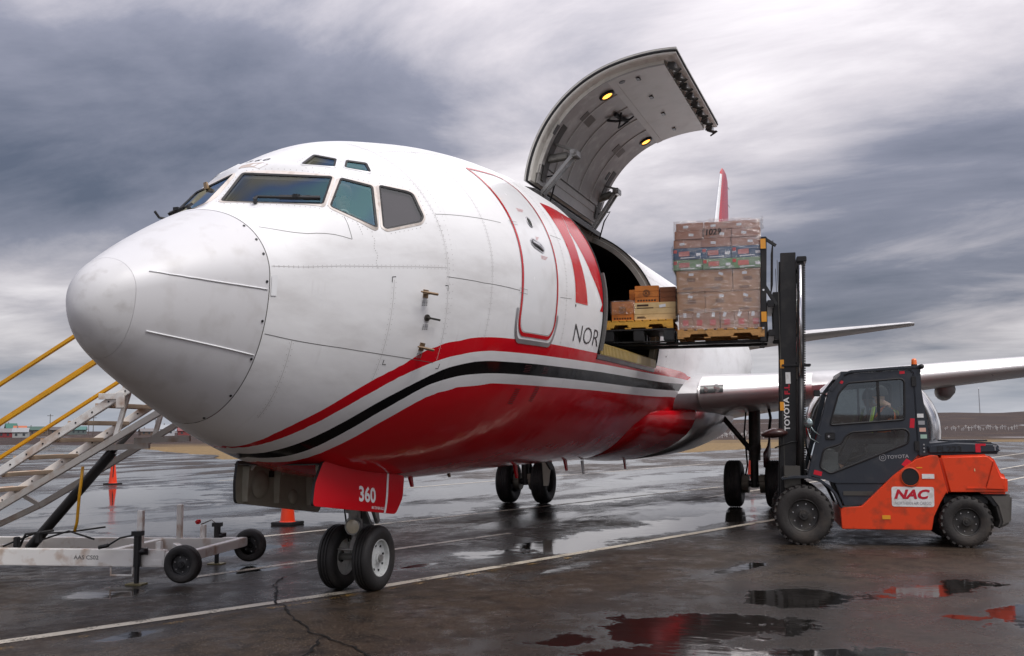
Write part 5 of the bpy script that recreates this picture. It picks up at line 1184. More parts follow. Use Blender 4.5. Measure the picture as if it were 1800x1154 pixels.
    mb = MB(); mb.cyl((-1.73, -.33, 2.545), (-1.73, -.33, 2.58), .045); bc = mb.build('warning_beacon', RUBBER, FL, auto=30); mb = MB(); mb.lathe([(.042, .03), (.040, .09), (.030, .115), (0, .122)], (-1.73, -.33, 2.548), (0, 0, 1), 18); mb.build('beacon_dome', M('orange beacon plastic', (.85, .16, .01), .25, coat=.5), bc, smooth=True)
    # front frame, windscreen and rear glass
    for yy in (-.06, -1.35):
        mb = MB(); mb.bar((-.10, yy, .95), (-.46, yy, 2.20), .06, .07, (0, 1, 0)); mb.bar((-.46, yy, 2.20), (-.66, yy, 2.44), .06, .07, (0, 1, 0)); mb.build('front_pillar', CABG, FL, bevel=.012)
    for a_, z_ in ((-.66, 2.45), (-.12, 1.0)): mb = MB(); mb.bar((a_, -.06, z_), (a_, -1.35, z_), .07, .07); mb.build('front_crossbar', CABG, FL, bevel=.01)
    mb = MB(); mb.add([(-.13, -.10, 1.05), (-.13, -1.31, 1.05), (-.47, -1.31, 2.2), (-.47, -.10, 2.2)], [(0, 1, 2, 3)]); mb.build('windscreen', FGLASS, FL)
    mb = MB(); mb.add([(-1.80, -.15, 1.50), (-1.80, -1.25, 1.50), (-1.76, -1.25, 2.42), (-1.76, -.15, 2.42)], [(0, 1, 2, 3)]); mb.build('rear_window', FGLASS, FL)
    # step and fender
    mb = MB(); sidep(mb, [(-.475, .872), (-1.185, .872), (-.90, .562), (-.60, .545)], -.06, -1.3); sp = mb.build('step_panel', CABG, FL, bevel=.01)
    mb = MB(); mb.bb((-.59, -.055, .70), (-1.02, -.05, .76)); mb.bb((-.56, .0, .535), (-.90, -.25, .552)); mb.build('step_tread', GREASE, sp)
    for ys in (.11, -1.47):
        mb = MB(); P = [(.30, .925), (.12, .945), (-.081, .945), (-.24, .90), (-.365, .82), (-.45, .72), (-.505, .60), (-.535, .53)]; Q = [(a + .0, b + .035) for a, b in P[:3]] + [(-.255, .935), (-.395, .845), (-.485, .735), (-.54, .61), (-.57, .53)]
        mb.prism(P + Q[::-1], (0, ys, 0), XV, ZV, (0, -.26 if ys > 0 else .26, 0)); mb.build('fender', CABG, FL, bevel=.008)
    mb = MB(); mb.bb((.28, .11, .955), (-.10, -.2, .97)); mb.bb((.26, -.05, .80), (.02, -.28, 1.12)); mb.build('mast_bracket', GREASE, FL, bevel=.01)
    # wheels
    RIMF = M('dark forklift rim', (.040, .038, .036), .45, .3, dirt=((.11, .095, .08), .5, 10))
    MUD = M('muddy tyre', (.030, .027, .025), .75, var=.35, vscale=6, bump=.5, bscale=40, dirt=((.10, .082, .066), .6, 4))
    for ys, sd in ((0.0, 1), (-1.36, -1)):
        wheel('front_wheel', (0, ys, .425), .425, .25, .225, FL, RIMF, sd, MUD, 8, 1, 1, 26)
        w = wheel('rear_wheel', (-2.275, ys - .02 * sd, .352), .352, .22, .19, FL, RIMF, sd, MUD, 8, 1, 1, 22)
    # mast: outer channels, inner channels, cylinders, chains
    ms = lambda z: .345 - .036 * z
    def rail(name, ds0, ds1, y0, y1, z0, z1, mat):
        mb = MB(); mb.add([(ms(z) + d, yy, z) for z in (z0, z1) for d, yy in ((ds0, y0), (ds1, y0), (ds1, y1), (ds0, y1))], [(0, 1, 2, 3), (4, 5, 6, 7), (0, 1, 5, 4), (1, 2, 6, 5), (2, 3, 7, 6), (3, 0, 4, 7)]); return mb.build(name, mat, FL, bevel=.006)
    for y0, y1 in ((-.24, -.31), (-1.05, -1.12)):
        r = rail('mast_rail', 0, -.235, y0, y1, .42, 4.31, MASTK)
        mb = MB(); mb.bb((ms(2.2) - .02, y0, .7), (ms(2.2) - .03, y0 + .004, 4.2)) ; mb.build('rail_edge', GREASE, r)
        rail('inner_mast_rail', -.26, -.36, y0 - .01, y1 - .02, .60, 4.22, MASTK)
        mb = MB(); mb.cyl((ms(.7) - .30, (y0 + y1) / 2 + .09, .7), (ms(2.4) - .30, (y0 + y1) / 2 + .09, 2.4), .045); mb.build('lift_cylinder', MASTK, FL, smooth=True)
        mb = MB(); mb.cyl((ms(2.4) - .30, (y0 + y1) / 2 + .09, 2.38), (ms(4.1) - .30, (y0 + y1) / 2 + .09, 4.1), .028); mb.build('piston_rod', CHROME, FL, smooth=True)
        mb = MB()
        for k in range(90): z = .9 + k * .036; mb.box((ms(z) - .372, y0 - .03, z), (.022, .03, .024))
        mb.build('lift_chain', DARKST, FL, kind='stuff')
    for z, h in ((4.26, .1), (2.6, .08), (1.0, .14), (.55, .12)): mb = MB(); mb.bb((ms(z) - .12, -.28, z - h / 2), (ms(z) - .22, -1.08, z + h / 2)); mb.build('mast_crossbeam', MASTK, FL, bevel=.01)
    mb = MB(); mb.bb((ms(4.2) - .25, -.2, 4.16), (ms(4.2) - .40, -1.16, 4.24)); mb.build('mast_crossbeam', MASTK, FL, bevel=.01)
    mb = MB(); mb.bb((ms(2.6) - .02, -.20, 2.585), (ms(2.6) - .46, -.42, 2.62)); mb.build('hose_guide', MASTK, FL, bevel=.008)
    mb = MB()
    for dy in (0, .05, .1): mb.tube([(ms(4.2) - .35, -.55 - dy, 4.2), (ms(3) - .33, -.55 - dy, 3.0), (ms(2) - .35, -.5 - dy, 2.0), (ms(1.4) - .40, -.45 - dy, 1.4), (-.2, -.5, 1.05)], .014, 6)
    mb.build('mast_hose', RUBBER, FL, smooth=True)
    for z in (2.62, 1.99): mb = MB(); mb.bb((ms(z) + .004, -.235, z - .06), (ms(z) - .055, -.228, z + .07)); mb.build('amber_reflector', AMBER, FL)
    mb = MB(); text_on(mb, 'TOYOTA', (ms(1.7) - .145, -.236, 1.63), ZV, (1, 0, 0), .085, .50, .03); mb.build('mast_lettering', WHT, FL)
    mb = MB(); text_on(mb, 'F.L', (ms(2.3) - .14, -.236, 2.17), ZV, (1, 0, 0), .08, .15, .03); mb.build('mast_fleet_mark', REDINK, FL)
    mb = MB(); mb.bb((ms(2.4) - .08, -.238, 2.33), (ms(2.4) - .155, -.235, 2.50)); mb.build('capacity_plate', WHT, FL)
    # work lights and mirror on the cab front
    mb = MB(); mb.tube([(-.42, -.05, 2.12), (-.36, .02, 2.17), (-.28, .05, 2.17)], .014, 6); mb.box((-.26, .04, 2.17), (.09, .12, .09)); mb.build('work_light', RUBBER, FL, bevel=.01)
    mb = MB(); mb.lathe([(.0, .03), (.06, .028), (.075, .0), (.04, -.03), (0, -.04)], (-.12, .02, 1.74), (.3, .95, .1), 18); mb.tube([(-.12, .0, 1.74), (-.2, -.02, 1.62), (-.30, -.04, 1.55)], .012, 6); mb.tube([(-.10, .0, 1.66), (-.14, .05, 1.52), (-.26, .05, 1.45)], .009, 6); mb.build('round_mirror', M('mirror shell', (.30, .36, .36), .15, .7), FL, smooth=True)
    mb = MB(); mb.loft([[(.16 + dx, -.16 + w * math.cos(a), 1.60 + dz + w * .5 * math.sin(a)) for a in [2 * math.pi * k / 12 for k in range(12)]] for dx, w, dz in ((.02, .03, 0), (.10, .12, 0), (.24, .15, .0), (.36, .10, -.02), (.42, .03, -.03))]); mb.build('head_lamp', M('dark lamp shell', (.05, .02, .018), .3), FL, smooth=True)
    mb = MB(); mb.tube([(-.05, -.25, 1.45), (.12, -.2, 1.47), (.38, -.18, 1.38)], .012, 6); mb.build('lamp_arm', RUBBER, FL, smooth=True)
    # carriage, load backrest, forks
    mb = MB()
    for z in (2.98, 3.42): mb.bb((.26, -.02, z - .05), (.36, -1.34, z + .05))
    for yy in (-.30, -1.06): mb.bb((.10, yy - .04, 2.9), (.27, yy + .04, 3.62))
    cr = mb.build('fork_carriage', MASTK, FL, bevel=.008)
    cr.location = (.06, 0, LIFT)
    bs = lambda z: .50 - .040 * (z - 2.9)
    for yy in (-.04, -.33, -.62, -.91, -1.32):
        mb = MB(); w = .09 if yy in (-.04, -1.32) else .05; mb.bar((bs(2.90) - .06, yy, 2.86), (bs(4.43) - .06, yy, 4.43), w * .6, w, (1, 0, 0)) ; mb.build('backrest_bar', MASTK, cr, bevel=.006)
    mb = MB()
    for k in range(14): mb.bar((bs(3.7) - .20, -.1 - k * .09, 3.70), (bs(4.40) - .20, -.1 - k * .09, 4.38), .012, .012)
    mb.bar((bs(4.41) - .07, -.04, 4.41), (bs(4.41) - .07, -1.32, 4.41), .05, .05); mb.bar((bs(3.7) - .07, -.04, 3.68), (bs(3.7) - .07, -1.32, 3.68), .05, .06); mb.bar((bs(4.41) - .07, -.05, 4.41), (bs(4.2) - .25, -.1, 4.30), .04, .04); mb.bar((bs(3.7) - .07, -.05, 3.70), (.22, -.1, 3.4), .04, .05)
    mb.build('backrest_grille', MASTK, cr)
    for z, s_ in ((4.32, -.03), (3.22, -.05)): mb = MB(); mb.bb((bs(z) + s_ + .02, .008, z - .075), (bs(z) + s_ - .06, .012, z + .075)); mb.build('amber_reflector', AMBER, cr)
    for z in (3.05, 3.62): mb = MB(); mb.cyl((bs(z) - .06, .0, z), (bs(z) - .06, .02, z), .016, n=10); mb.build('bolt', CHROME, cr)
    for yy in (-.36, -1.0):
        mb = MB(); mb.loft([[(s_, yy - .075, 2.865), (s_, yy + .075, 2.865), (s_, yy + .075, zt), (s_, yy - .075, zt)] for s_, zt in ((.36, 2.915), (1.6, 2.905), (2.70, 2.885))]); mb.bb((.36, yy - .075, 2.865), (.43, yy + .075, 3.5)); mb.build('fork', MASTK, cr, bevel=.005)
    # seat, wheel and controls inside
    mb = MB(); mb.bb((-.98, YC - .25, 1.28), (-1.48, YC + .25, 1.42)); mb.prism([(-1.40, 1.40), (-1.54, 1.40), (-1.64, 1.98), (-1.54, 2.0)], (0, YC - .23, 0), XV, ZV, (0, .46, 0)); mb.bb((-1.15, YC - .3, .9), (-1.62, YC + .3, 1.28)); mb.build('operator_seat', M('black vinyl', (.03, .03, .032), .5), FL, bevel=.03)
    p = Vector((-.80, YC, 1.66)); mb = MB(); n = Vector((-.5, 0, .85)).normalized(); mb.lathe([(.155 + .016 * math.cos(t), .016 * math.sin(t)) for t in [2 * math.pi * k / 8 for k in range(8)]], p, n, 26, True); mb.bar(p + Vector((0, .15, 0)), p - Vector((0, .15, 0)), .03, .015, n); mb.cyl(p, p + Vector((.28, 0, -.55)), .03); mb.build('steering_wheel', RUBBER, FL, smooth=True)
    mb = MB(); mb.bb((-.25, -.15, .98), (-.55, -1.25, 1.35)); mb.build('dashboard', M('grey dashboard', (.09, .095, .095), .6), FL, bevel=.04)
    mb = MB(); mb.bb((-.2, -.12, .93), (-1.65, -1.24, .96)); mb.build('cab_floor', M('pale cab floor', (.16, .15, .135), .8), FL)  # pale floor sheet added to lighten the dark cab interior
forklift()

# ------------------------------------------------------------------ load (built in the forklift's frame, each thing free-standing)
FM = Matrix.Translation(FO) @ Matrix.Rotation(FRZ, 4, 'Z')
def place(o, loc, rz=0.0):
    """put a free thing at a point given in the forklift's frame"""
    o.location = FM @ (Vector(loc) + Vector((0, 0, LIFT))); o.rotation_euler = (0, 0, FRZ + rz); return o
PINE = M('rough pallet pine', (.56, .30, .10), .65, var=.3, vscale=7, bump=.3, bscale=35, dirt=((.12, .07, .03), .7, 6))
YELW = M('yellowed pallet wood', (.74, .40, .06), .6, var=.22, vscale=6, bump=.2, dirt=((.25, .12, .03), .5, 7))
def wood_pallet(label, L, W, mat, loc, name='wooden_pallet'):
    """stringer pallet: L along x, W along y, origin at the middle of its underside"""
    t = thing(name, label, 'pallet'); sh = {}
    for y in (-W / 2 + .02, 0, W / 2 - .02):
        mb = MB(); P = [(-L / 2, .02), (-L * .36, .02), (-L * .34, .065), (-L * .16, .065), (-L * .14, .02), (L * .14, .02), (L * .16, .065), (L * .34, .065), (L * .36, .02), (L / 2, .02), (L / 2, .118), (-L / 2, .118)]
        mb.prism(P, (0, y - .02, 0), XV, ZV, (0, .04, 0)); mb.build('stringer', mat, t, bevel=.004)
    me = None
    for k in range(9):
        x = -L / 2 + .05 + k * (L - .10) / 8
        if me is None:
            mb = MB(); mb.box((0, 0, 0), (.098, W, .02)); o = mb.build('deck_board', mat, t, bevel=.003); me = o.data
        else: o = link('deck_board', me, None, t)
        o.location = (x, random.uniform(-.006, .006), .129)
    for k in range(4):
        o = link('bottom_board', me, None, t); o.location = (-L / 2 + .05 + k * (L - .1) / 3, 0, .010)
    return place(t, loc)
def carton_material(name, c1, c2, print_col=None, blotch=None):
    m = M(name, c1, .55, var=.12, vscale=2.5, bump=.06, bscale=25, dirt=(c2, .6, 1.7)); return m
ROSE = carton_material('rose brown carton', (.44, .22, .15), (.28, .12, .085)); BLUE = carton_material('blue carton', (.04, .10, .20), (.10, .19, .28)); GREEN = carton_material('green carton', (.20, .33, .19), (.36, .46, .34)); BROWN = carton_material('brown carton', (.46, .25, .13), (.33, .17, .085)); BRED = carton_material('brown carton with red print', (.40, .22, .145), (.45, .25, .17))
PAPER = M('white sticker', (.80, .82, .86), .5, var=.03); INK = M('grey box print', (.25, .14, .085), .6, var=.45, vscale=30); REDP = M('red box print', (.62, .10, .10), .5, var=.2, vscale=20); PINKP = M('pink box print', (.60, .22, .20), .5, var=.2, vscale=20)
cart_mesh = {}
def carton(name, label, group, mat, s0, s1, y0, y1, z0, z1, sticker=0, prints=()):
    L, W, H = s1 - s0, y0 - y1, z1 - z0; key = (round(L, 2), round(W, 2), round(H, 2), mat.name)
    if key not in cart_mesh:
        mb = MB(); mb.box((0, 0, H / 2), (L - .004, W - .004, H - .003)); cart_mesh[key] = mb.mesh(name, .006, 2); cart_mesh[key].shade_smooth(); cart_mesh[key].set_sharp_from_angle(angle=R_(40)); cart_mesh[key].materials.append(mat)
    o = bpy.data.objects.new(name, cart_mesh[key]); COL.objects.link(o); tag(o, label, 'carton', group)
    place(o, ((s0 + s1) / 2 + random.uniform(-.006, .006), (y0 + y1) / 2 + random.uniform(-.008, .008), z0), random.uniform(-.012, .012))
    for (px, pz, w, h, m, nm, tl) in prints:
        mb = MB(); mb.box((px * L, W / 2 - .0005, H * pz), (w, .002, h), Matrix.Rotation(tl, 3, 'Y')); mb.build(nm, m, o)
    return o
def load():
    y0, ym, y1 = -.05, -.58, -1.11
    wood_pallet('rough brown wooden pallet under the tall wrapped cartons', 1.28, 1.16, PINE, (1.095, -.58, 2.925))
    zb = 3.067
    st = lambda: (random.uniform(-.12, .22), random.uniform(.62, .86), .075, .038, PAPER, 'sticker', random.uniform(-.4, .4))
    for row, (ya, yb) in enumerate(((y0, ym), (ym, y1))):
        near = row == 0
        for k in range(6):
            carton('printed_carton', 'small brown carton with red print in the bottom layer of the wrapped stack', 'bottom layer cartons', BRED, .47 + k * .2075, .47 + (k + 1) * .2075, ya, yb, zb, zb + .25,
                   prints=[(-.05 + .1 * random.random(), .40, .085, .085, REDP, 'red_print', 0), (random.uniform(-.1, .25), .86, .045, .07, PAPER, 'sticker', random.uniform(-.7, .1))] if near else ())
        for r, (z0, z1) in enumerate(((zb + .25, zb + .57), (zb + .57, zb + .905))):
            for k in range(3):
                carton('brown_carton', ['large brown carton directly above the small red printed ones', 'large brown carton directly beneath the green ones'][r], ['lower large cartons', 'upper large cartons'][r], BROWN, .475 + k * .42, .475 + (k + 1) * .42, ya, yb, z0, z1,
                       prints=[(.1, .16, .15, .04, INK, 'box_print', .05), (-.02, .56, .13, .06, INK, 'box_print', -.05), (random.uniform(-.15, .1), .80 if r else .78, .07, .04, PAPER, 'sticker', random.uniform(-.5, .4))] if near else ())
        for k in range(3):
            pr = lambda m: [(.12, .5, .16, .075, m, 'brand_block', .03), (-.36, .42, .07, .04, PAPER, 'sticker', 0), (.42, .72, .05, .05, REDP, 'red_print', 0), (.0, .16, .22, .012, PAPER, 'print_line', .02)] if near else ()
            carton('green_carton', 'flat green carton in the single green layer of the wrapped stack', 'green layer cartons', GREEN, .455 + k * .44, .455 + (k + 1) * .44, ya + .02, yb, zb + .905, zb + 1.07, prints=pr(PINKP))
            carton('blue_carton', 'flat dark blue carton in the single blue layer of the wrapped stack', 'blue layer cartons', BLUE, .45 + k * .442, .45 + (k + 1) * .442, ya + .02, yb, zb + 1.07, zb + 1.25, prints=pr(PINKP))
        for r in range(3):
            for k in range(3):
                h = (.135, .135, .12)[r]; z = zb + 1.25 + (0, .135, .27)[r]; kk = .43 - .008 * r
                carton('rose_carton', ['flat reddish brown carton resting on the blue layer', 'flat reddish brown carton in the layer marked 1029', 'flat reddish brown carton in the topmost layer'][r], ['rose cartons on blue', 'rose cartons marked layer', 'topmost rose cartons'][r], ROSE, .47 + k * kk, .47 + (k + 1) * kk, ya, yb, z, z + h,
                       prints=[(random.uniform(-.3, .3), .5, .075, .04, PAPER, 'sticker', random.uniform(-.15, .15))] if near else ())
    # marker writing on the film
    mb = MB(); text_on(mb, '1029', (1.27, y0 + .048, zb + 1.425), (-1, 0, .03), ZV, .095, .23, .022, .15); 
    film = wrap('stretch_wrap', 'clear stretch film wound round the tall carton stack marked 1029', .44, 1.80, y0 + .02, y1 - .02, zb - .02, zb + 1.66)
    mb.build('marker_number', BLACK, film)
    # second pallet further along the forks
    bp = thing('plastic_pallet', 'black plastic pallet below the yellowed wooden one on the fork tips', 'pallet'); K = M('black pallet plastic', (.018, .018, .019), .45, var=.25, dirt=((.06, .055, .05), .5, 8))
    mb = MB(); mb.bb((-.54, -.55, .165), (.54, .55, .19)); mb.build('deck', K, bp, bevel=.006)
    for i in range(3):
        for j in range(3): mb = MB(); mb.bb((-.54 + i * .46, -.55 + j * .46, .0), (-.38 + i * .46, -.37 + j * .46, .165)); mb.build('foot', K, bp, bevel=.012)
    for j in range(3): mb = MB(); mb.bb((-.54, -.53 + j * .46, -.018), (.54, -.40 + j * .46, .0)); mb.build('runner', K, bp, bevel=.004)
    place(bp, (2.33, -.62, 2.915))
    wood_pallet('yellowed wooden pallet carrying the small wooden crates', 1.06, 1.1, YELW, (2.33, -.62, 3.105))
    zc = 3.245
    CR = M('orange stained crate wood', (.66, .215, .035), .45, var=.28, vscale=6, bump=.1, bscale=30, dirt=((.24, .07, .015), .6, 4)); PALE = M('pale crate wood', (.74, .54, .27), .5, var=.15, vscale=5, bump=.1, bscale=30, dirt=((.45, .28, .10), .5, 3)); DKB = M('burnt crate stamp', (.06, .025, .012), .6)
    def crate(label, mat, s0, s1, y0_, y1_, z0, z1, stamp=0):
        t = thing('wooden_crate', label, 'crate'); L, W, H = s1 - s0, y0_ - y1_, z1 - z0; n = 3
        mb = MB(); mb.bb((-L / 2 + .01, -W / 2 + .01, .0), (L / 2 - .01, W / 2 - .01, H - .005)); mb.build('box', mat, t, bevel=.003)
        for k in range(n):
            mb = MB(); mb.bb((-L / 2, W / 2 - .012, H * k / n + .002), (L / 2, W / 2, H * (k + 1) / n - .002)); mb.build('board', mat, t, bevel=.002)
            mb = MB(); mb.bb((-L / 2, -W / 2 + .01, H * k / n + .002), (-L / 2 - .012, W / 2 - .012, H * (k + 1) / n - .002)); mb.build('board', mat, t, bevel=.002)
        if stamp == 1:
            for r in (.055, .04):
                mb = MB(); mb.lathe([(r, -.0008), (r, .0008), (r - .007, .0008), (r - .007, -.0008)], (0, W / 2 + .001, H * .55), (0, 1, 0), 26, True); mb.build('round_stamp', DKB, t)
            mb = MB(); text_on(mb, 'R', (.018, W / 2 + .002, H * .55 - .02), (-1, 0, 0), ZV, .04, .035, .03); mb.build('stamp_letter', DKB, t)
            mb = MB()
            for k in range(7): mb.bb((L * .40 - k * L * .12, W / 2 + .0005, H * .07), (L * .40 - k * L * .12 - L * .085, W / 2 + .002, H * .07 + .028))
            mb.build('stencil_row', DKB, t, kind='stuff')
        if stamp == 2:
            mb = MB()
            for k, (a, w, h) in enumerate(((.78, .28, .03), (.66, .40, .014), (.10, .22, .012), (.16, .18, .012))): mb.bb((L * .43, W / 2 + .0005, H * a), (L * .43 - w * L, W / 2 + .002, H * a + h))
            mb.build('stencil_row', DKB, t, kind='stuff'); mb = MB(); mb.box((-.12, W / 2 + .002, H * .78), (.10, .002, .045), Matrix.Rotation(.15, 3, 'Y')); mb.build('sticker', PAPER, t)
        return place(t, ((s0 + s1) / 2, (y0_ + y1_) / 2, z0))
    crate('orange wooden crate with round stamp standing low beside the pale crate', CR, 2.41, 2.745, -.14, -.60, zc, zc + .30, 1)
    crate('long pale wooden crate with stencilled lines and a white sticker', PALE, 1.765, 2.395, -.14, -.60, zc, zc + .275, 2)
    crate('orange wooden crate with round stamp stacked on the pale crate', CR, 2.03, 2.385, -.20, -.62, zc + .28, zc + .545, 1)
    crate('plain orange crate tucked behind the upper stamped crate', CR, 2.28, 2.52, -.63, -1.0, zc + .30, zc + .55, 0)
    crate('darker plain crate between the stamped crate and the wrapped stack', M('brown crate wood', (.30, .10, .03), .5, var=.3, vscale=6), 1.77, 2.0, -.24, -.62, zc + .28, zc + .52, 0)
    crate('plain orange crate at the back of the yellow pallet with another on it', CR, 2.15, 2.75, -.63, -1.1, zc, zc + .29, 0)
    wrap('stretch_film', 'loose clear film over the low crates beside the pale wooden one', 2.39, 2.765, -.125, -.66, zc + .10, zc + .31, low=True)
zb_brown, zb_blue = 3.067 + .89, 3.067 + 1.26
def wrap(name, label, s0, s1, y0, y1, z0, z1, low=False):
    if 'film' not in MATS:
        m = bpy.data.materials.new('stretch film'); m.use_nodes = True; nt, nd, mt, noise, rng, mix = nodes_of(m); L = nt.links.new
        nt.nodes.remove(nt.nodes['Principled BSDF']); P = nd('ShaderNodeTexCoord').outputs['Object']
        mp = nd('ShaderNodeMapping'); L(P, mp.inputs[0]); mp.inputs['Scale'].default_value = (1.1, 1.1, 7.0); mp.inputs['Rotation'].default_value = (0.12, .1, 0)
        w = noise(mp.outputs[0], 3.0, 6, .62, .6)
        tr = nd('ShaderNodeBsdfTransparent'); df = nd('ShaderNodeBsdfDiffuse'); df.inputs[0].default_value = (.75, .74, .74, 1); gl = nd('ShaderNodeBsdfGlossy'); gl.inputs['Roughness'].default_value = .12
        bp = nd('ShaderNodeBump'); bp.inputs['Distance'].default_value = .06; bp.inputs['Strength'].default_value = 1.0; L(w, bp.inputs['Height']); L(bp.outputs[0], gl.inputs['Normal'])
        a = nd('ShaderNodeMixShader'); L(rng(w, .51, .72, .0, .40), a.inputs[0]); L(tr.outputs[0], a.inputs[1]); L(df.outputs[0], a.inputs[2])
        b = nd('ShaderNodeMixShader'); b.inputs[0].default_value = .20; L(a.outputs[0], b.inputs[1]); L(gl.outputs[0], b.inputs[2]); L(b.outputs[0], nt.nodes['Material Output'].inputs[0]); MATS['film'] = m
    rng2 = random.Random(5); NX, NY, NZ = 18, 12, 16; mb = MB(); rings = []
    def loop(z, g):
        P = [(s0 - g + (s1 - s0 + 2 * g) * i / NX, y0 + g) for i in range(NX)] + [(s1 + g, y0 + g - (y0 - y1 + 2 * g) * i / NY) for i in range(NY)] + [(s1 + g - (s1 - s0 + 2 * g) * i / NX, y1 - g) for i in range(NX)] + [(s0 - g, y1 - g + (y0 - y1 + 2 * g) * i / NY) for i in range(NY)]
        return [Vector((a + rng2.uniform(-.006, .006), b + rng2.uniform(-.004, .006), z + rng2.uniform(-.008, .008))) for a, b in P]
    S0_, S1_ = s0, s1
    for k in range(NZ + 1):
        z = z0 + (z1 - z0) * k / NZ
        if not low:      # the film clings to each layer
            s0, s1 = (S0_ + .02, S1_ - .055) if z < zb_brown else ((S0_ + .004, S1_ - .012) if z < zb_blue else (S0_ + .022, S1_ - .05))
        rings.append(loop(z, .004))
    c = Vector(((s0 + s1) / 2, (y0 + y1) / 2, z1 + .03))
    for g in (.75, .45, .15): rings.append([Vector((c.x + (p.x - c.x) * g, c.y + (p.y - c.y) * g, z1 + (.05 if not low else .015) * rng2.uniform(.1, 1.2))) for p in rings[NZ]])
    mb.loft(rings, True, False)
    if not low:      # loose tail of film at the top corner by the mast
        mb.loft([[Vector((s0 + .10 - .05 * t + rng2.uniform(-.02, .02), y0 - .1 - .08 * k + rng2.uniform(-.03, .03), z1 - .25 + .33 * math.sin(k * .9 + t) * .4 + .09 * t)) for k in range(8)] for t in range(4)], False, False)
    o = mb.build(name, MATS['film'], None, smooth=True); tag(o, label, 'plastic film'); o.location = FO + Vector((0, 0, LIFT)); o.rotation_euler = (0, 0, FRZ); return o
load()
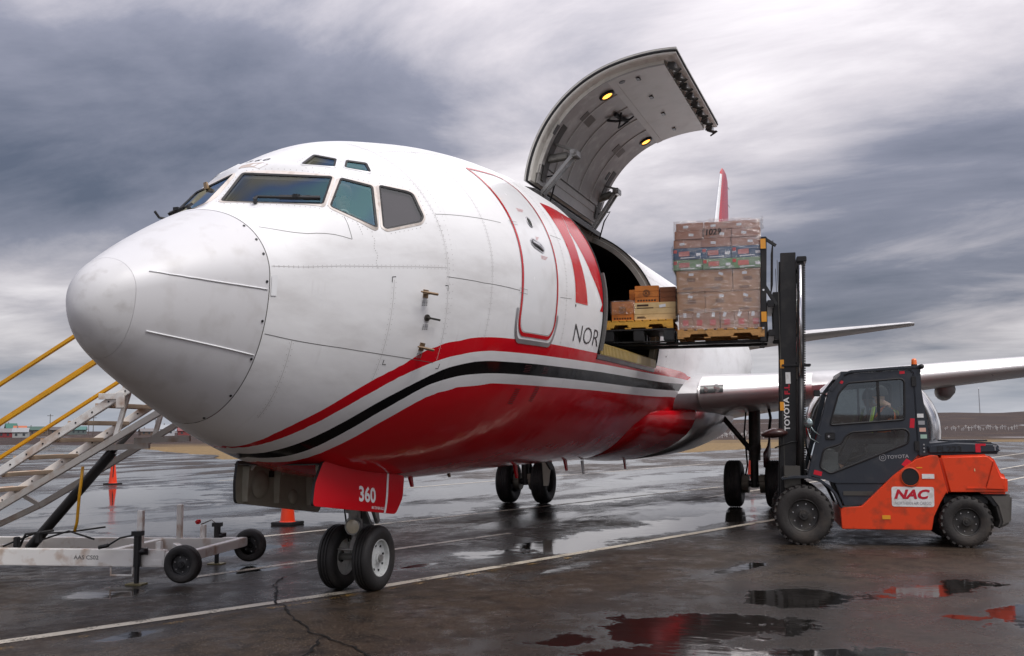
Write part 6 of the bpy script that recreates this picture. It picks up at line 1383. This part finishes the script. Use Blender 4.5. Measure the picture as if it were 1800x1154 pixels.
# ------------------------------------------------------------------ boarding stairs (local x away from the aircraft, y towards the camera side)
ST = thing('boarding_stairs', 'white wheeled boarding stairs with yellow handrails standing behind the nose', 'stairs', (3.63, 2.531, 0), math.atan2(.975, -.22))
def stairs():
    W = M('chipped white steel', (.78, .765, .73), .45, var=.06, vscale=4, dirt=((.33, .16, .055), .75, 5)); Y = M('yellow handrail paint', (.72, .36, .012), .38, var=.1, vscale=3, dirt=((.35, .15, .02), .4, 6)); G = M('greyed steel tube', (.42, .40, .37), .45, var=.1, dirt=((.25, .14, .07), .6, 6)); RT = M('rusty tread frame', (.50, .40, .30), .55, var=.25, vscale=5, dirt=((.36, .14, .03), .85, 4)); K = M('black cylinder paint', (.012, .012, .013), .35)
    zl = lambda s: 2.332 - .596 * s
    # chassis
    mb = MB(); mb.bb((-.30, .04, .185), (4.3, -.04, .375)); b = mb.build('chassis_beam', W, ST, bevel=.008)
    mb = MB(); text_on(mb, 'AAS CS02', (.79, .0415, .262), (-1, 0, 0), ZV, .045, .30, .01); mb.build('stencil_number', M('faded stencil ink', (.10, .10, .10), .6, var=.5, vscale=40), b)
    mb = MB(); mb.bb((-.30, -1.46, .185), (4.3, -1.54, .34)); mb.build('chassis_beam', W, ST, bevel=.008)
    for s in (.55, 2.2, 4.2): mb = MB(); mb.bb((s - .05, -.04, .20), (s + .05, -1.46, .33)); mb.build('cross_member', W, ST, bevel=.006)
    mb = MB(); mb.bb((-.56, .0, .235), (-.46, -1.62, .345)); ax = mb.build('axle_beam', W, ST, bevel=.008)
    for y in (-.02, -1.5): mb = MB(); mb.bb((-.47, y - .05, .23), (-.28, y + .05, .35)); mb.build('axle_bracket', W, ax, bevel=.006)
    mb = MB(); mb.bb((-.51, .0015, .27), (-.515, -.16, .31)); mb.build('warning_label', M('red label', (.45, .05, .03), .5), ax)
    mb = MB(); mb.bar((-.46, -.2, .30), (.1, -1.0, .30), .07, .07); mb.build('diagonal_brace', W, ST)
    mb = MB(); mb.tube([(.36, .0, .19), (.36, .0, .085), (.10, .0, .085), (.10, .0, .19)], .013, 8); mb.build('lift_handle', W, ST, smooth=True)
    RB = M('black wheel disc', (.014, .014, .015), .4)
    for y, sd in ((.13, 1), (-1.70, -1)): wheel('castor_wheel', (-.56, y, .235), .205, .14, .115, ST, RB, sd, TYRE, 6, 1, 2)
    # jacks and posts
    for (s, y, h) in ((.0, .09, .56), (-.15, -1.62, .50)):
        mb = MB(); mb.cyl((s, y, .01), (s, y, h * .55), .028); mb.cyl((s, y, h * .35), (s, y, h), .042, n=16); mb.box((s, y, h), (.11, .09, .05)); j = mb.build('levelling_jack', K, ST, auto=35)
        mb = MB(); mb.box((s, y, .008), (.20, .14, .016)); mb.build('jack_foot', M('dull brass plate', (.22, .19, .10), .5, .5), j, bevel=.003)
        mb = MB(); mb.cyl((s, y, .36), (s - .1, y - .05, .36), .04); mb.build('jack_pivot', K, j, smooth=True)
        if y > 0: m2 = MB(); m2.tube([(s, y, h - .01), (s + .20, y + .02, h - .05), (s + .33, y + .03, h - .13)], .011, 7); m2.cyl((s + .33, y + .03, h - .13), (s + .44, y + .035, h - .155), .022); m2.build('jack_crank', K, j, smooth=True)
        else: m2 = MB(); m2.tube([(s, y, h), (s + .08, y, h + .06), (s + .22, y, h + .0)], .009, 7); m2.build('jack_crank', STEEL, j, smooth=True); m2 = MB(); m2.lathe([(0, -.03), (.03, -.02), (.04, .02), (0, .035)], (s + .26, y, h + .03), (.4, 0, 1), 12); m2.build('crank_knob', RED, j, smooth=True)
    for s, y, z0, z1 in ((.05, -.06, .30, .80), (.30, -1.5, .33, .76), (-.20, -.02, .18, .46), (.02, -1.58, .3, .50)):
        mb = MB(); mb.bb((s - .032, y - .03, z0), (s + .032, y + .03, z1)); mb.build('socket_post', W, ST, bevel=.005); 
    mb = MB(); mb.bb((-.28, .0, .20), (-.12, .045, .27)); mb.build('post_bracket', W, ST, bevel=.006)
    # stair flight
    tread = None
    for k, off in enumerate((.1, 1.12)):
        mb = MB(); mb.bar((-.62, -off, zl(-.62)), (3.75, -off, zl(3.75)), .05, .095); sg = mb.build('stringer', W, ST, bevel=.006)
        for q in range(22): s = -.5 + q * .2; mb = MB(); mb.cyl((s, -off + .024, zl(s)), (s, -off + .03, zl(s)), .011, n=8); mb.build('bolt', BLACK, sg)
        for up, r in ((1.05, .024), (.575, .024)):
            mb = MB(); mb.bar((-.55, -off, zl(-.55) + up), (3.5, -off, zl(3.5) + up), r * 1.7, r * 2); mb.build('handrail', Y, ST, bevel=.008)
        for s in (-.45, 3.25): mb = MB(); mb.cyl((s, -off, zl(s)), (s, -off, zl(s) + 1.06), .022); mb.build('rail_post', Y, ST, smooth=True)
        # trussed support under the stringer
        o2 = off + (.06 if k == 0 else -.06); mb = MB(); mb.bar((3.05, -o2, .30), (1.95, -o2, .78), .05, .07); mb.bar((1.95, -o2, .78), (-.25, -o2, 2.0), .05, .075); mb.build('support_frame', G, ST, bevel=.004)
        mb = MB(); mb.bar((1.95, -o2, .78), (2.3, -o2, zl(2.3)), .04, .05); mb.build('strut', G, ST); mb = MB(); mb.bar((.45, -o2, 1.62), (.30, -o2, zl(.30)), .045, .05); mb.build('strut', W, ST)
    for q in range(13):
        s = -.42 + q * .335; 
        if tread is None:
            mb = MB(); mb.bb((-.11, -1.10, -.025), (-.09, -.12, .025)); mb.bb((.09, -1.10, -.025), (.11, -.12, .025)); mb.bb((-.10, -1.09, .012), (.10, -.13, .022)); o = mb.build('tread', RT, ST, bevel=.003); tread = o.data
        else: o = link('tread', tread, None, ST)
        o.location = (s, 0, zl(s) + .01)
    mb = MB(); mb.bb((-.62, -.08, 2.66), (-.25, -1.15, 2.70)); mb.build('top_landing', W, ST, bevel=.005)
    mb = MB(); mb.bb((.36, -.055, 2.06), (.62, -.075, 2.13)); mb.bb((.30, -.05, 1.96), (.40, -.08, 2.14)); mb.build('hinge_plate', W, ST, bevel=.004)
    for q, (a, b) in enumerate((((.86, -.55, 1.50), (.24, -.55, 1.52)), ((.62, -.9, 1.58), (-.1, -.9, 1.60)))): mb = MB(); mb.bar(a, b, .05, .07); mb.build('link_bar', G, ST)
    mb = MB(); mb.cyl((1.78, -.62, .30), (.74, -.62, 1.46), .062, n=16); hc = mb.build('hydraulic_cylinder', K, ST, auto=35); mb = MB(); mb.cyl((.74, -.62, 1.46), (.42, -.62, 1.78), .036); mb.build('piston_rod', M('dirty chrome rod', (.2, .2, .2), .3, .7), hc, smooth=True)
    mb = MB(); mb.tube([(1.02, -.45, 1.28), (1.05, -.45, .95), (1.10, -.5, .62), (1.16, -.55, .50)], .018, 8); mb.build('yellow_hose', Y, ST, smooth=True)
    mb = MB(); mb.tube([(1.5, -.4, .42), (1.2, -.5, .52), (.9, -.55, .42)], .012, 6); mb.tube([(1.9, -.3, .36), (1.55, -.35, .50), (1.25, -.55, .50), (.85, -.7, .55)], .012, 6); mb.tube([(1.7, -.3, .34), (1.62, -.3, .5), (1.3, -.35, .54)], .016, 6); mb.build('hydraulic_hose', RUBBER, ST, smooth=True)
    for c_ in ((1.66, -.2, .42), (1.45, -.3, .46)): mb = MB(); mb.box(c_, (.06, .06, .12)); mb.build('valve_block', K, ST, bevel=.008)
stairs()

# ------------------------------------------------------------------ traffic cones
def cone(label, loc, tape=False):
    t = thing('traffic_cone', label, 'cone', loc); O = M('orange cone plastic', (.80, .045, .008), .4, var=.06, dirt=((.25, .05, .02), .3, 6))
    mb = MB(); mb.lathe([(.155, .045), (.135, .06), (.045, .88), (.04, .92), (.0, .92)], (0, 0, 0), (0, 0, 1), 24); mb.build('cone_body', O, t, auto=40)
    mb = MB(); mb.prism(rounded([(-.23, -.23), (.23, -.23), (.23, .23), (-.23, .23)], .06), (0, 0, 0), (1, 0, 0), (0, 1, 0), (0, 0, .05)); mb.build('cone_base', RUBBER, t, bevel=.008)
    if tape: mb = MB(); mb.bar((-.10, -.09, .25), (-.04, -.07, .84), .03, .012); mb.build('strap', RUBBER, t)
    return t
cone('tall orange cone with a black strap out beyond the boarding stairs', (21.15, 19.12, 0), True)
cone('orange cone on a black base seen under the nose gear doors', (10.26, 5.01, 0))
cone('orange cone standing behind the port main landing gear', (31.5, -.62, 0))

# ------------------------------------------------------------------ far surroundings
def ray_xy(px, r):
    """ground point at distance r in the direction the photograph shows at column px"""
    a = YAW - math.atan((px - 900) / FPX); return Vector((CAM[0] + r * math.cos(a), CAM[1] + r * math.sin(a), 0)), a
def houses():
    L = [(14, 420, 11, 3.2, 7, (.20, .03, .035), (.18, .17, .17), 'low maroon walled hall with grey roof on the far edge of the airfield'), (22, 520, 4.5, 5.2, 5, (.16, .10, .07), (.03, .13, .10), 'small brown house with dark green roof standing above the maroon hall'),
         (38, 500, 5, 4.4, 5, (.30, .10, .06), (.42, .12, .05), 'small house with rusty orange roof next to the green roofed one'), (40, 400, 5, 3.4, 5, (.34, .35, .34), (.28, .29, .30), 'plain pale grey shed in front of the orange roofed house'),
         (66, 520, 10, 3.8, 6, (.14, .11, .09), (.05, .10, .08), 'long low brown house with blackish green roof'), (96, 560, 8, 3.6, 6, (.10, .07, .06), (.10, .09, .09), 'dark brown flat looking house between the green roofs'), (133, 540, 11, 3.7, 6, (.12, .15, .145), (.07, .17, .155), 'long building with teal roof beside the yellow handrails'),
         (296, 430, 5.5, 4.2, 5, (.42, .43, .45), (.34, .36, .38), 'white gabled house beyond the grass right of the stairs'), (327, 450, 6, 3.2, 5, (.22, .05, .05), (.20, .06, .06), 'dark red house next to the white gabled one'), (262, 470, 7, 2.8, 5, (.13, .09, .07), (.16, .15, .15), 'low brown shed left of the white gabled house')]
    for px, r, w, h, d, wc, rc, lab in L:
        p, a = ray_xy(px, r); z0 = hill(p.x, p.y) - .3; t = thing('house', lab, 'house', (p.x, p.y, z0), a + math.pi / 2 + random.uniform(-.25, .25))
        wall = M('wall %d' % px, wc, .8, var=.12, vscale=.4); roof = M('roof %d' % px, rc, .6, var=.12, vscale=.5); he = h * .62 + .3
        mb = MB(); mb.bb((-w / 2, -d / 2, 0), (w / 2, d / 2, he)); mb.prism([(-d / 2, he), (d / 2, he), (0, h + .25)], (-w / 2 + .05, 0, 0), (0, 1, 0), (0, 0, 1), (w - .1, 0, 0)); mb.build('wall', wall, t)
        mb = MB()
        for s in (-1, 1): mb.add([(-w / 2 - .3, s * (d / 2 + .3), he - .15), (w / 2 + .3, s * (d / 2 + .3), he - .15), (w / 2 + .3, 0, h + .4), (-w / 2 - .3, 0, h + .4), (-w / 2 - .3, s * (d / 2 + .3), he), (w / 2 + .3, s * (d / 2 + .3), he), (w / 2 + .3, 0, h + .55), (-w / 2 - .3, 0, h + .55)], [(0, 1, 2, 3), (4, 5, 6, 7), (0, 1, 5, 4), (1, 2, 6, 5), (2, 3, 7, 6), (3, 0, 4, 7)])
        mb.build('roof', roof, t)
        n = max(2, int(w / 2.2))
        for k in range(n):
            x = -w / 2 + (k + .5) * w / n
            for yy in (-d / 2 - .02, d / 2 + .02): mb = MB(); mb.bb((x - .4, yy - .02, he * .42), (x + .4, yy + .02, he * .42 + .9)); mb.build('window' if k else 'door', M('dark pane', (.05, .06, .07), .2), t)
        mb = MB(); mb.bb((w * .2, -.2, h), (w * .2 + .4, .2, h + 1.1)); mb.build('chimney', M('flue grey', (.2, .2, .2), .6), t)
    for px, r, h in ((90, 430, 9), (166, 440, 8.5), (158, 520, 9), (365, 480, 7), (275, 500, 8)):
        p, a = ray_xy(px, r); t = thing('utility_pole', 'thin utility pole among the far houses', 'pole', (p.x, p.y, hill(p.x, p.y) - .2), a + math.pi / 2, 'utility poles'); mb = MB(); mb.cyl((0, 0, 0), (0, 0, h), .16, .11, 8); mb.build('pole', M('weathered pole', (.10, .085, .07), .8), t); mb = MB(); mb.bb((-1.1, -.08, h - .8), (1.1, .08, h - .62)); mb.build('crossarm', M('weathered pole', (.1, .085, .07), .8), t)
    p, a = ray_xy(1718, 1050); z = hill(p.x, p.y) - 1; t = thing('radio_mast', 'slender lattice radio mast on the far ridge', 'mast', (p.x, p.y, z)); h = 29.0; G = M('galvanised lattice', (.30, .30, .31), .5, .4)
    for k in range(3):
        q = 2 * math.pi * k / 3; mb = MB(); mb.cyl((.55 * math.cos(q), .55 * math.sin(q), 0), (.2 * math.cos(q), .2 * math.sin(q), h), .11, .08, 6); mb.build('leg', G, t)
    mb = MB()
    for k in range(24):
        z0 = k * h / 24; r0 = .55 - .35 * k / 24
        for j in range(3): a0, a1 = 2 * math.pi * j / 3, 2 * math.pi * (j + 1) / 3; mb.cyl((r0 * math.cos(a0), r0 * math.sin(a0), z0), (r0 * math.cos(a1), r0 * math.sin(a1), z0 + h / 24), .05, n=4)
    mb.build('bracing', G, t); mb = MB(); mb.lathe([(0, .9), (.5, .4), (.5, 0), (0, 0)], (0, 0, h), (0, 0, 1), 10); mb.build('beacon', WHITE, t)
    # graveyard crosses behind the apron
    C = M('white painted timber', (.62, .61, .59), .6, var=.1); mb = MB(); mb.bb((-.06, -.06, 0), (.06, .06, 1.3)); m1 = mb.mesh('upright'); m1.materials.append(C); mb = MB(); mb.bb((-.40, -.05, .85), (.40, .05, .98)); m2 = mb.mesh('cross_arm'); m2.materials.append(C)
    rg = random.Random(3)
    for lo, hi, n, r0, r1, lab, grp in ((1655, 1785, 30, 285, 330, 'white grave cross on the slope beyond the forklift', 'grave crosses on the slope'), (1226, 1338, 40, 195, 260, 'white grave cross in the grass behind the main gear', 'grave crosses behind the gear')):
        for k in range(n):
            p, a = ray_xy(lo + (hi - lo) * (k + rg.random()) / n, rg.uniform(r0, r1)); s = rg.uniform(.55, 1.05); t = thing('grave_cross', lab, 'cross', (p.x, p.y, hill(p.x, p.y) - .15), a + math.pi / 2 + rg.uniform(-.5, .5), grp); t.scale = (s, s, s)
            o = link('upright', m1, None, t); o.rotation_euler = (rg.uniform(-.06, .06), rg.uniform(-.1, .1), 0); link('cross_arm', m2, None, o)
houses()

# ------------------------------------------------------------------ people
def skin_obj(name, chain, mat, parent, sub=2):
    """chain: {joint: (position, radius, previous joint)}; the surface is grown round the joints"""
    ks = list(chain); me = bpy.data.meshes.new(name); me.from_pydata([tuple(chain[k][0]) for k in ks], [(ks.index(chain[k][2]), ks.index(k)) for k in ks if chain[k][2]], []); me.update()
    o = link(name, me, mat, parent); bpy.context.view_layer.objects.active = o
    md = o.modifiers.new('skin', 'SKIN'); md.use_smooth_shade = True
    if not me.skin_vertices: me.attributes  # layer is made with the modifier below
    sv = me.skin_vertices[0].data if len(me.skin_vertices) else None
    if sv is None:
        bm = bmesh.new(); bm.from_mesh(me); bm.verts.layers.skin.verify(); bm.to_mesh(me); bm.free(); sv = me.skin_vertices[0].data
    for i, k in enumerate(ks):
        r = chain[k][1]; sv[i].radius = r if isinstance(r, tuple) else (r, r); sv[i].use_root = (i == 0)
    m2 = o.modifiers.new('sub', 'SUBSURF'); m2.levels = sub; m2.render_levels = sub
    return o
FLESH = M('skin', (.46, .26, .19), .5, var=.08, vscale=20)
def person(label, P, fwd, lt, top_mat, leg_mat, cat='person', hat=None, vest=None, hair=None, both=True):
    """P: joint positions; fwd: where the face looks; lt: the person's left"""
    fwd = Vector(fwd).normalized(); lt = Vector(lt).normalized(); up = Vector((0, 0, 1)); h = Vector(P['head'])
    c = {'pelvis': (P['hip'], .13, None), 'belly': (Vector(P['hip']).lerp(Vector(P['neck']), .4), .135, 'pelvis'), 'chest': (Vector(P['hip']).lerp(Vector(P['neck']), .75), .14, 'belly'), 'neck': (P['neck'], .06, 'chest'), 'jaw': (h - up * .055 + fwd * .022, .062, 'neck'), 'head': (h + up * .02 - fwd * .005, (.080, .094), 'jaw'), 'crown': (h + up * .075 - fwd * .01, (.066, .075), 'head'), 'nose': (h + fwd * .105 - up * .005, .013, 'head'), 'chin': (h - up * .10 + fwd * .065, .022, 'jaw')}
    for s, sg in (('l', 1), ('r', -1)):
        c['ear' + s] = (h + lt * (.088 * sg) - fwd * .01, .015, 'head')
        sh = Vector(P['neck']) - up * .09 + lt * (.19 * sg); el = Vector(P['elbow' + s]); wr = Vector(P['hand' + s]); c['sh' + s] = (sh, .062, 'chest'); c['el' + s] = (el, .046, 'sh' + s); c['wr' + s] = (wr, .030, 'el' + s)
        d = (wr - el).normalized(); sd = d.cross(up).normalized() if abs(d.z) < .95 else lt; pm = wr + d * .07; c['palm' + s] = (pm, (.034, .020), 'wr' + s)
        for q, ln in ((-.026, .062), (-.009, .074), (.009, .070), (.026, .056)):
            k = 'f%s%.0f' % (s, q * 1000); c[k + 'a'] = (pm + sd * q + d * .035, .0095, 'palm' + s); c[k + 'b'] = (pm + sd * q + d * (.035 + ln * .5) - up * .014, .0088, k + 'a'); c[k + 'c'] = (pm + sd * q + d * (.03 + ln * .62) - up * .04, .008, k + 'b')
        c['th' + s + 'a'] = (wr + d * .045 - sd * (.036 * sg), .0105, 'wr' + s); c['th' + s + 'b'] = (wr + d * .085 - sd * (.046 * sg) - up * .015, .009, 'th' + s + 'a')
        if 'kneel' in P:
            kn, ft = Vector(P['knee' + s]), Vector(P['foot' + s]); hp = Vector(P['hip']) + lt * (.10 * sg); c['hp' + s] = (hp, .085, 'pelvis'); c['kn' + s] = (kn, .058, 'hp' + s); c['an' + s] = (ft, .038, 'kn' + s); c['toe' + s] = (ft + fwd * .16 - up * .04, .036, 'an' + s)
    o = skin_obj('person', c, FLESH, None, 2); tag(o, label, cat)
    def sub(keys, grow_, name, mat):
        ks = [k for k in c if k in keys]; ch = {}
        for k in ks:
            r = c[k][1]; r = max(r) if isinstance(r, tuple) else r; ch[k] = (c[k][0], r + grow_, c[k][2] if c[k][2] in ks else None)
        return skin_obj(name, ch, mat, o, 2)
    sub(('pelvis', 'belly', 'chest', 'shl', 'shr', 'ell', 'elr', 'wrl', 'wrr'), .016, 'jacket', top_mat)
    if 'kneel' in P:
        sub(('pelvis', 'hpl', 'hpr', 'knl', 'knr', 'anl', 'anr'), .022, 'trousers', leg_mat)
        for s in 'lr': ch = {'a': (c['an' + s][0], .05, None), 'b': (c['toe' + s][0], .048, 'a')}; skin_obj('boot', ch, RUBBER, o, 1)
    if vest:
        ch = {'a': (Vector(P['hip']).lerp(Vector(P['neck']), .04), .185, None), 'b': (Vector(P['hip']).lerp(Vector(P['neck']), .4), .190, 'a'), 'c': (Vector(P['hip']).lerp(Vector(P['neck']), .74), .190, 'b'), 'd': (c['shl'][0] - lt * .045 + up * .01, .096, 'c'), 'e': (c['shr'][0] + lt * .045 + up * .01, .096, 'c')}
        v = skin_obj('safety_vest', ch, vest, o, 2)
        for nm, m_, rr in (('vest_band', M('lime reflective band', (.45, .70, .06), .4), .098), ('vest_stripe', M('silver reflective band', (.62, .64, .62), .3, .3), .1035)):
            for s, sg in (('l', 1), ('r', -1)):
                a = Vector(P['hip']) + lt * (.10 * sg); w = .034 if nm == 'vest_band' else .014
                pts = [a + fwd * .155 + up * .05, a + fwd * .165 + up * .25, a + fwd * .12 + up * .42 + (Vector(P['neck']) - Vector(P['hip'])) * .12, Vector(P['neck']) - up * .005 + lt * (.12 * sg), Vector(P['neck']) - fwd * .13 - up * .10 + lt * (.115 * sg), a - fwd * .235 + up * .25, a - fwd * .165 + up * .05]
                mb = MB(); rings = []
                for i, p in enumerate(pts):
                    dn = (p - (Vector(P['hip']).lerp(Vector(P['neck']), min(1, max(0, (p.z - P['hip'][2]) / max(.1, P['neck'][2] - P['hip'][2])))))).normalized(); e = .012 if nm == 'vest_band' else .018
                    rings.append([p + lt * w + dn * e, p - lt * w + dn * e, p - lt * w - dn * .01, p + lt * w - dn * .01])
                mb.loft(rings); mb.build(nm, m_, v, smooth=False)
    for sg in (1, -1):
        e = h + fwd * .080 + lt * (.032 * sg) + up * .018; mb = MB(); mb.lathe([(0, .011), (.008, .008), (.011, 0), (0, -.011)], e, fwd, 10); mb.build('eye', M('dark iris', (.03, .02, .016), .2), o, smooth=True)
        mb = MB(); mb.bar(e + up * .02 + fwd * .008 - lt * .018, e + up * .02 + fwd * .008 + lt * .018, .008, .006); mb.build('eyebrow', M('brow hair', (.08, .05, .035), .8), o)
    m0 = h - up * .052 + fwd * .080; mb = MB(); mb.tube([m0 - lt * .026 - fwd * .01, m0 + fwd * .004, m0 + lt * .026 - fwd * .01], [.004, .006, .004], 6); mb.build('mouth', M('lip', (.34, .13, .11), .5), o, smooth=True)
    q = fwd.to_track_quat('X', 'Z').to_matrix()
    mt_ = hat or hair
    if mt_:
        mb = MB(); rings = []
        for k in range(8):
            t = k / 7; z = .005 + (.165 if hat else .135) * t; rr = math.sqrt(max(0, 1 - (t * .98) ** 2.4)); rings.append([h + q @ Vector((math.cos(a) * (.113 if hat else .104) * rr - .012, math.sin(a) * (.100 if hat else .094) * rr, z + (.022 if math.cos(a) > .3 and not hat else 0))) for a in [2 * math.pi * j / 18 for j in range(18)]])
        mb.loft(rings); mb.build('knit_hat' if hat else 'hair', mt_, o, smooth=True)
    return o
def fw(s, y, z): return FM @ Vector((s + .20, y, z))
def people():
    NAVY = M('dark navy cloth', (.016, .018, .024), .85, var=.25, vscale=14, bump=.3, bscale=60)
    P = {'hip': fw(-1.42, YC, 1.50), 'neck': fw(-1.50, YC, 2.0), 'head': fw(-1.40, YC, 2.13), 'elbowl': fw(-1.22, YC + .25, 1.66), 'handl': fw(-.98, YC + .14, 1.69), 'elbowr': fw(-1.22, YC - .25, 1.66), 'handr': fw(-.98, YC - .14, 1.69), 'kneel': fw(-.98, YC + .15, 1.52), 'kneer': fw(-.98, YC - .15, 1.52), 'footl': fw(-.80, YC + .14, 1.10), 'footr': fw(-.80, YC - .14, 1.10)}
    f = FM.to_3x3() @ Vector((1, .10, -.02)); l = FM.to_3x3() @ Vector((0, 1, 0))
    person('person in orange safety vest and black knit hat driving the forklift', P, f, l, NAVY, NAVY, hat=M('black knit', (.012, .012, .013), .95, bump=.5, bscale=120), vest=M('orange vest cloth', (.80, .17, .02), .7, var=.1))
    h = Vector((2.57, -.63, 3.85)); f = Vector((-.72, -.62, -.18)); l = Vector((.5, -.86, 0))
    P = {'hip': Vector((2.88, -.54, 3.20)), 'neck': h + Vector((.06, .03, -.14)), 'head': h, 'elbowl': Vector((2.58, -.92, 3.40)), 'handl': Vector((2.34, -.80, 3.36)), 'elbowr': Vector((2.62, -.22, 3.42)), 'handr': Vector((2.38, -.34, 3.38)), 'kneel': Vector((2.45, -.70, 3.22)), 'kneer': Vector((2.45, -.42, 3.22)), 'footl': Vector((2.18, -.68, 2.72)), 'footr': Vector((2.18, -.42, 2.72))}
    person('person in dark clothes smiling out of the cockpit side window', P, f, l, NAVY, NAVY, hair=M('short grey brown hair', (.16, .12, .09), .8))
people()
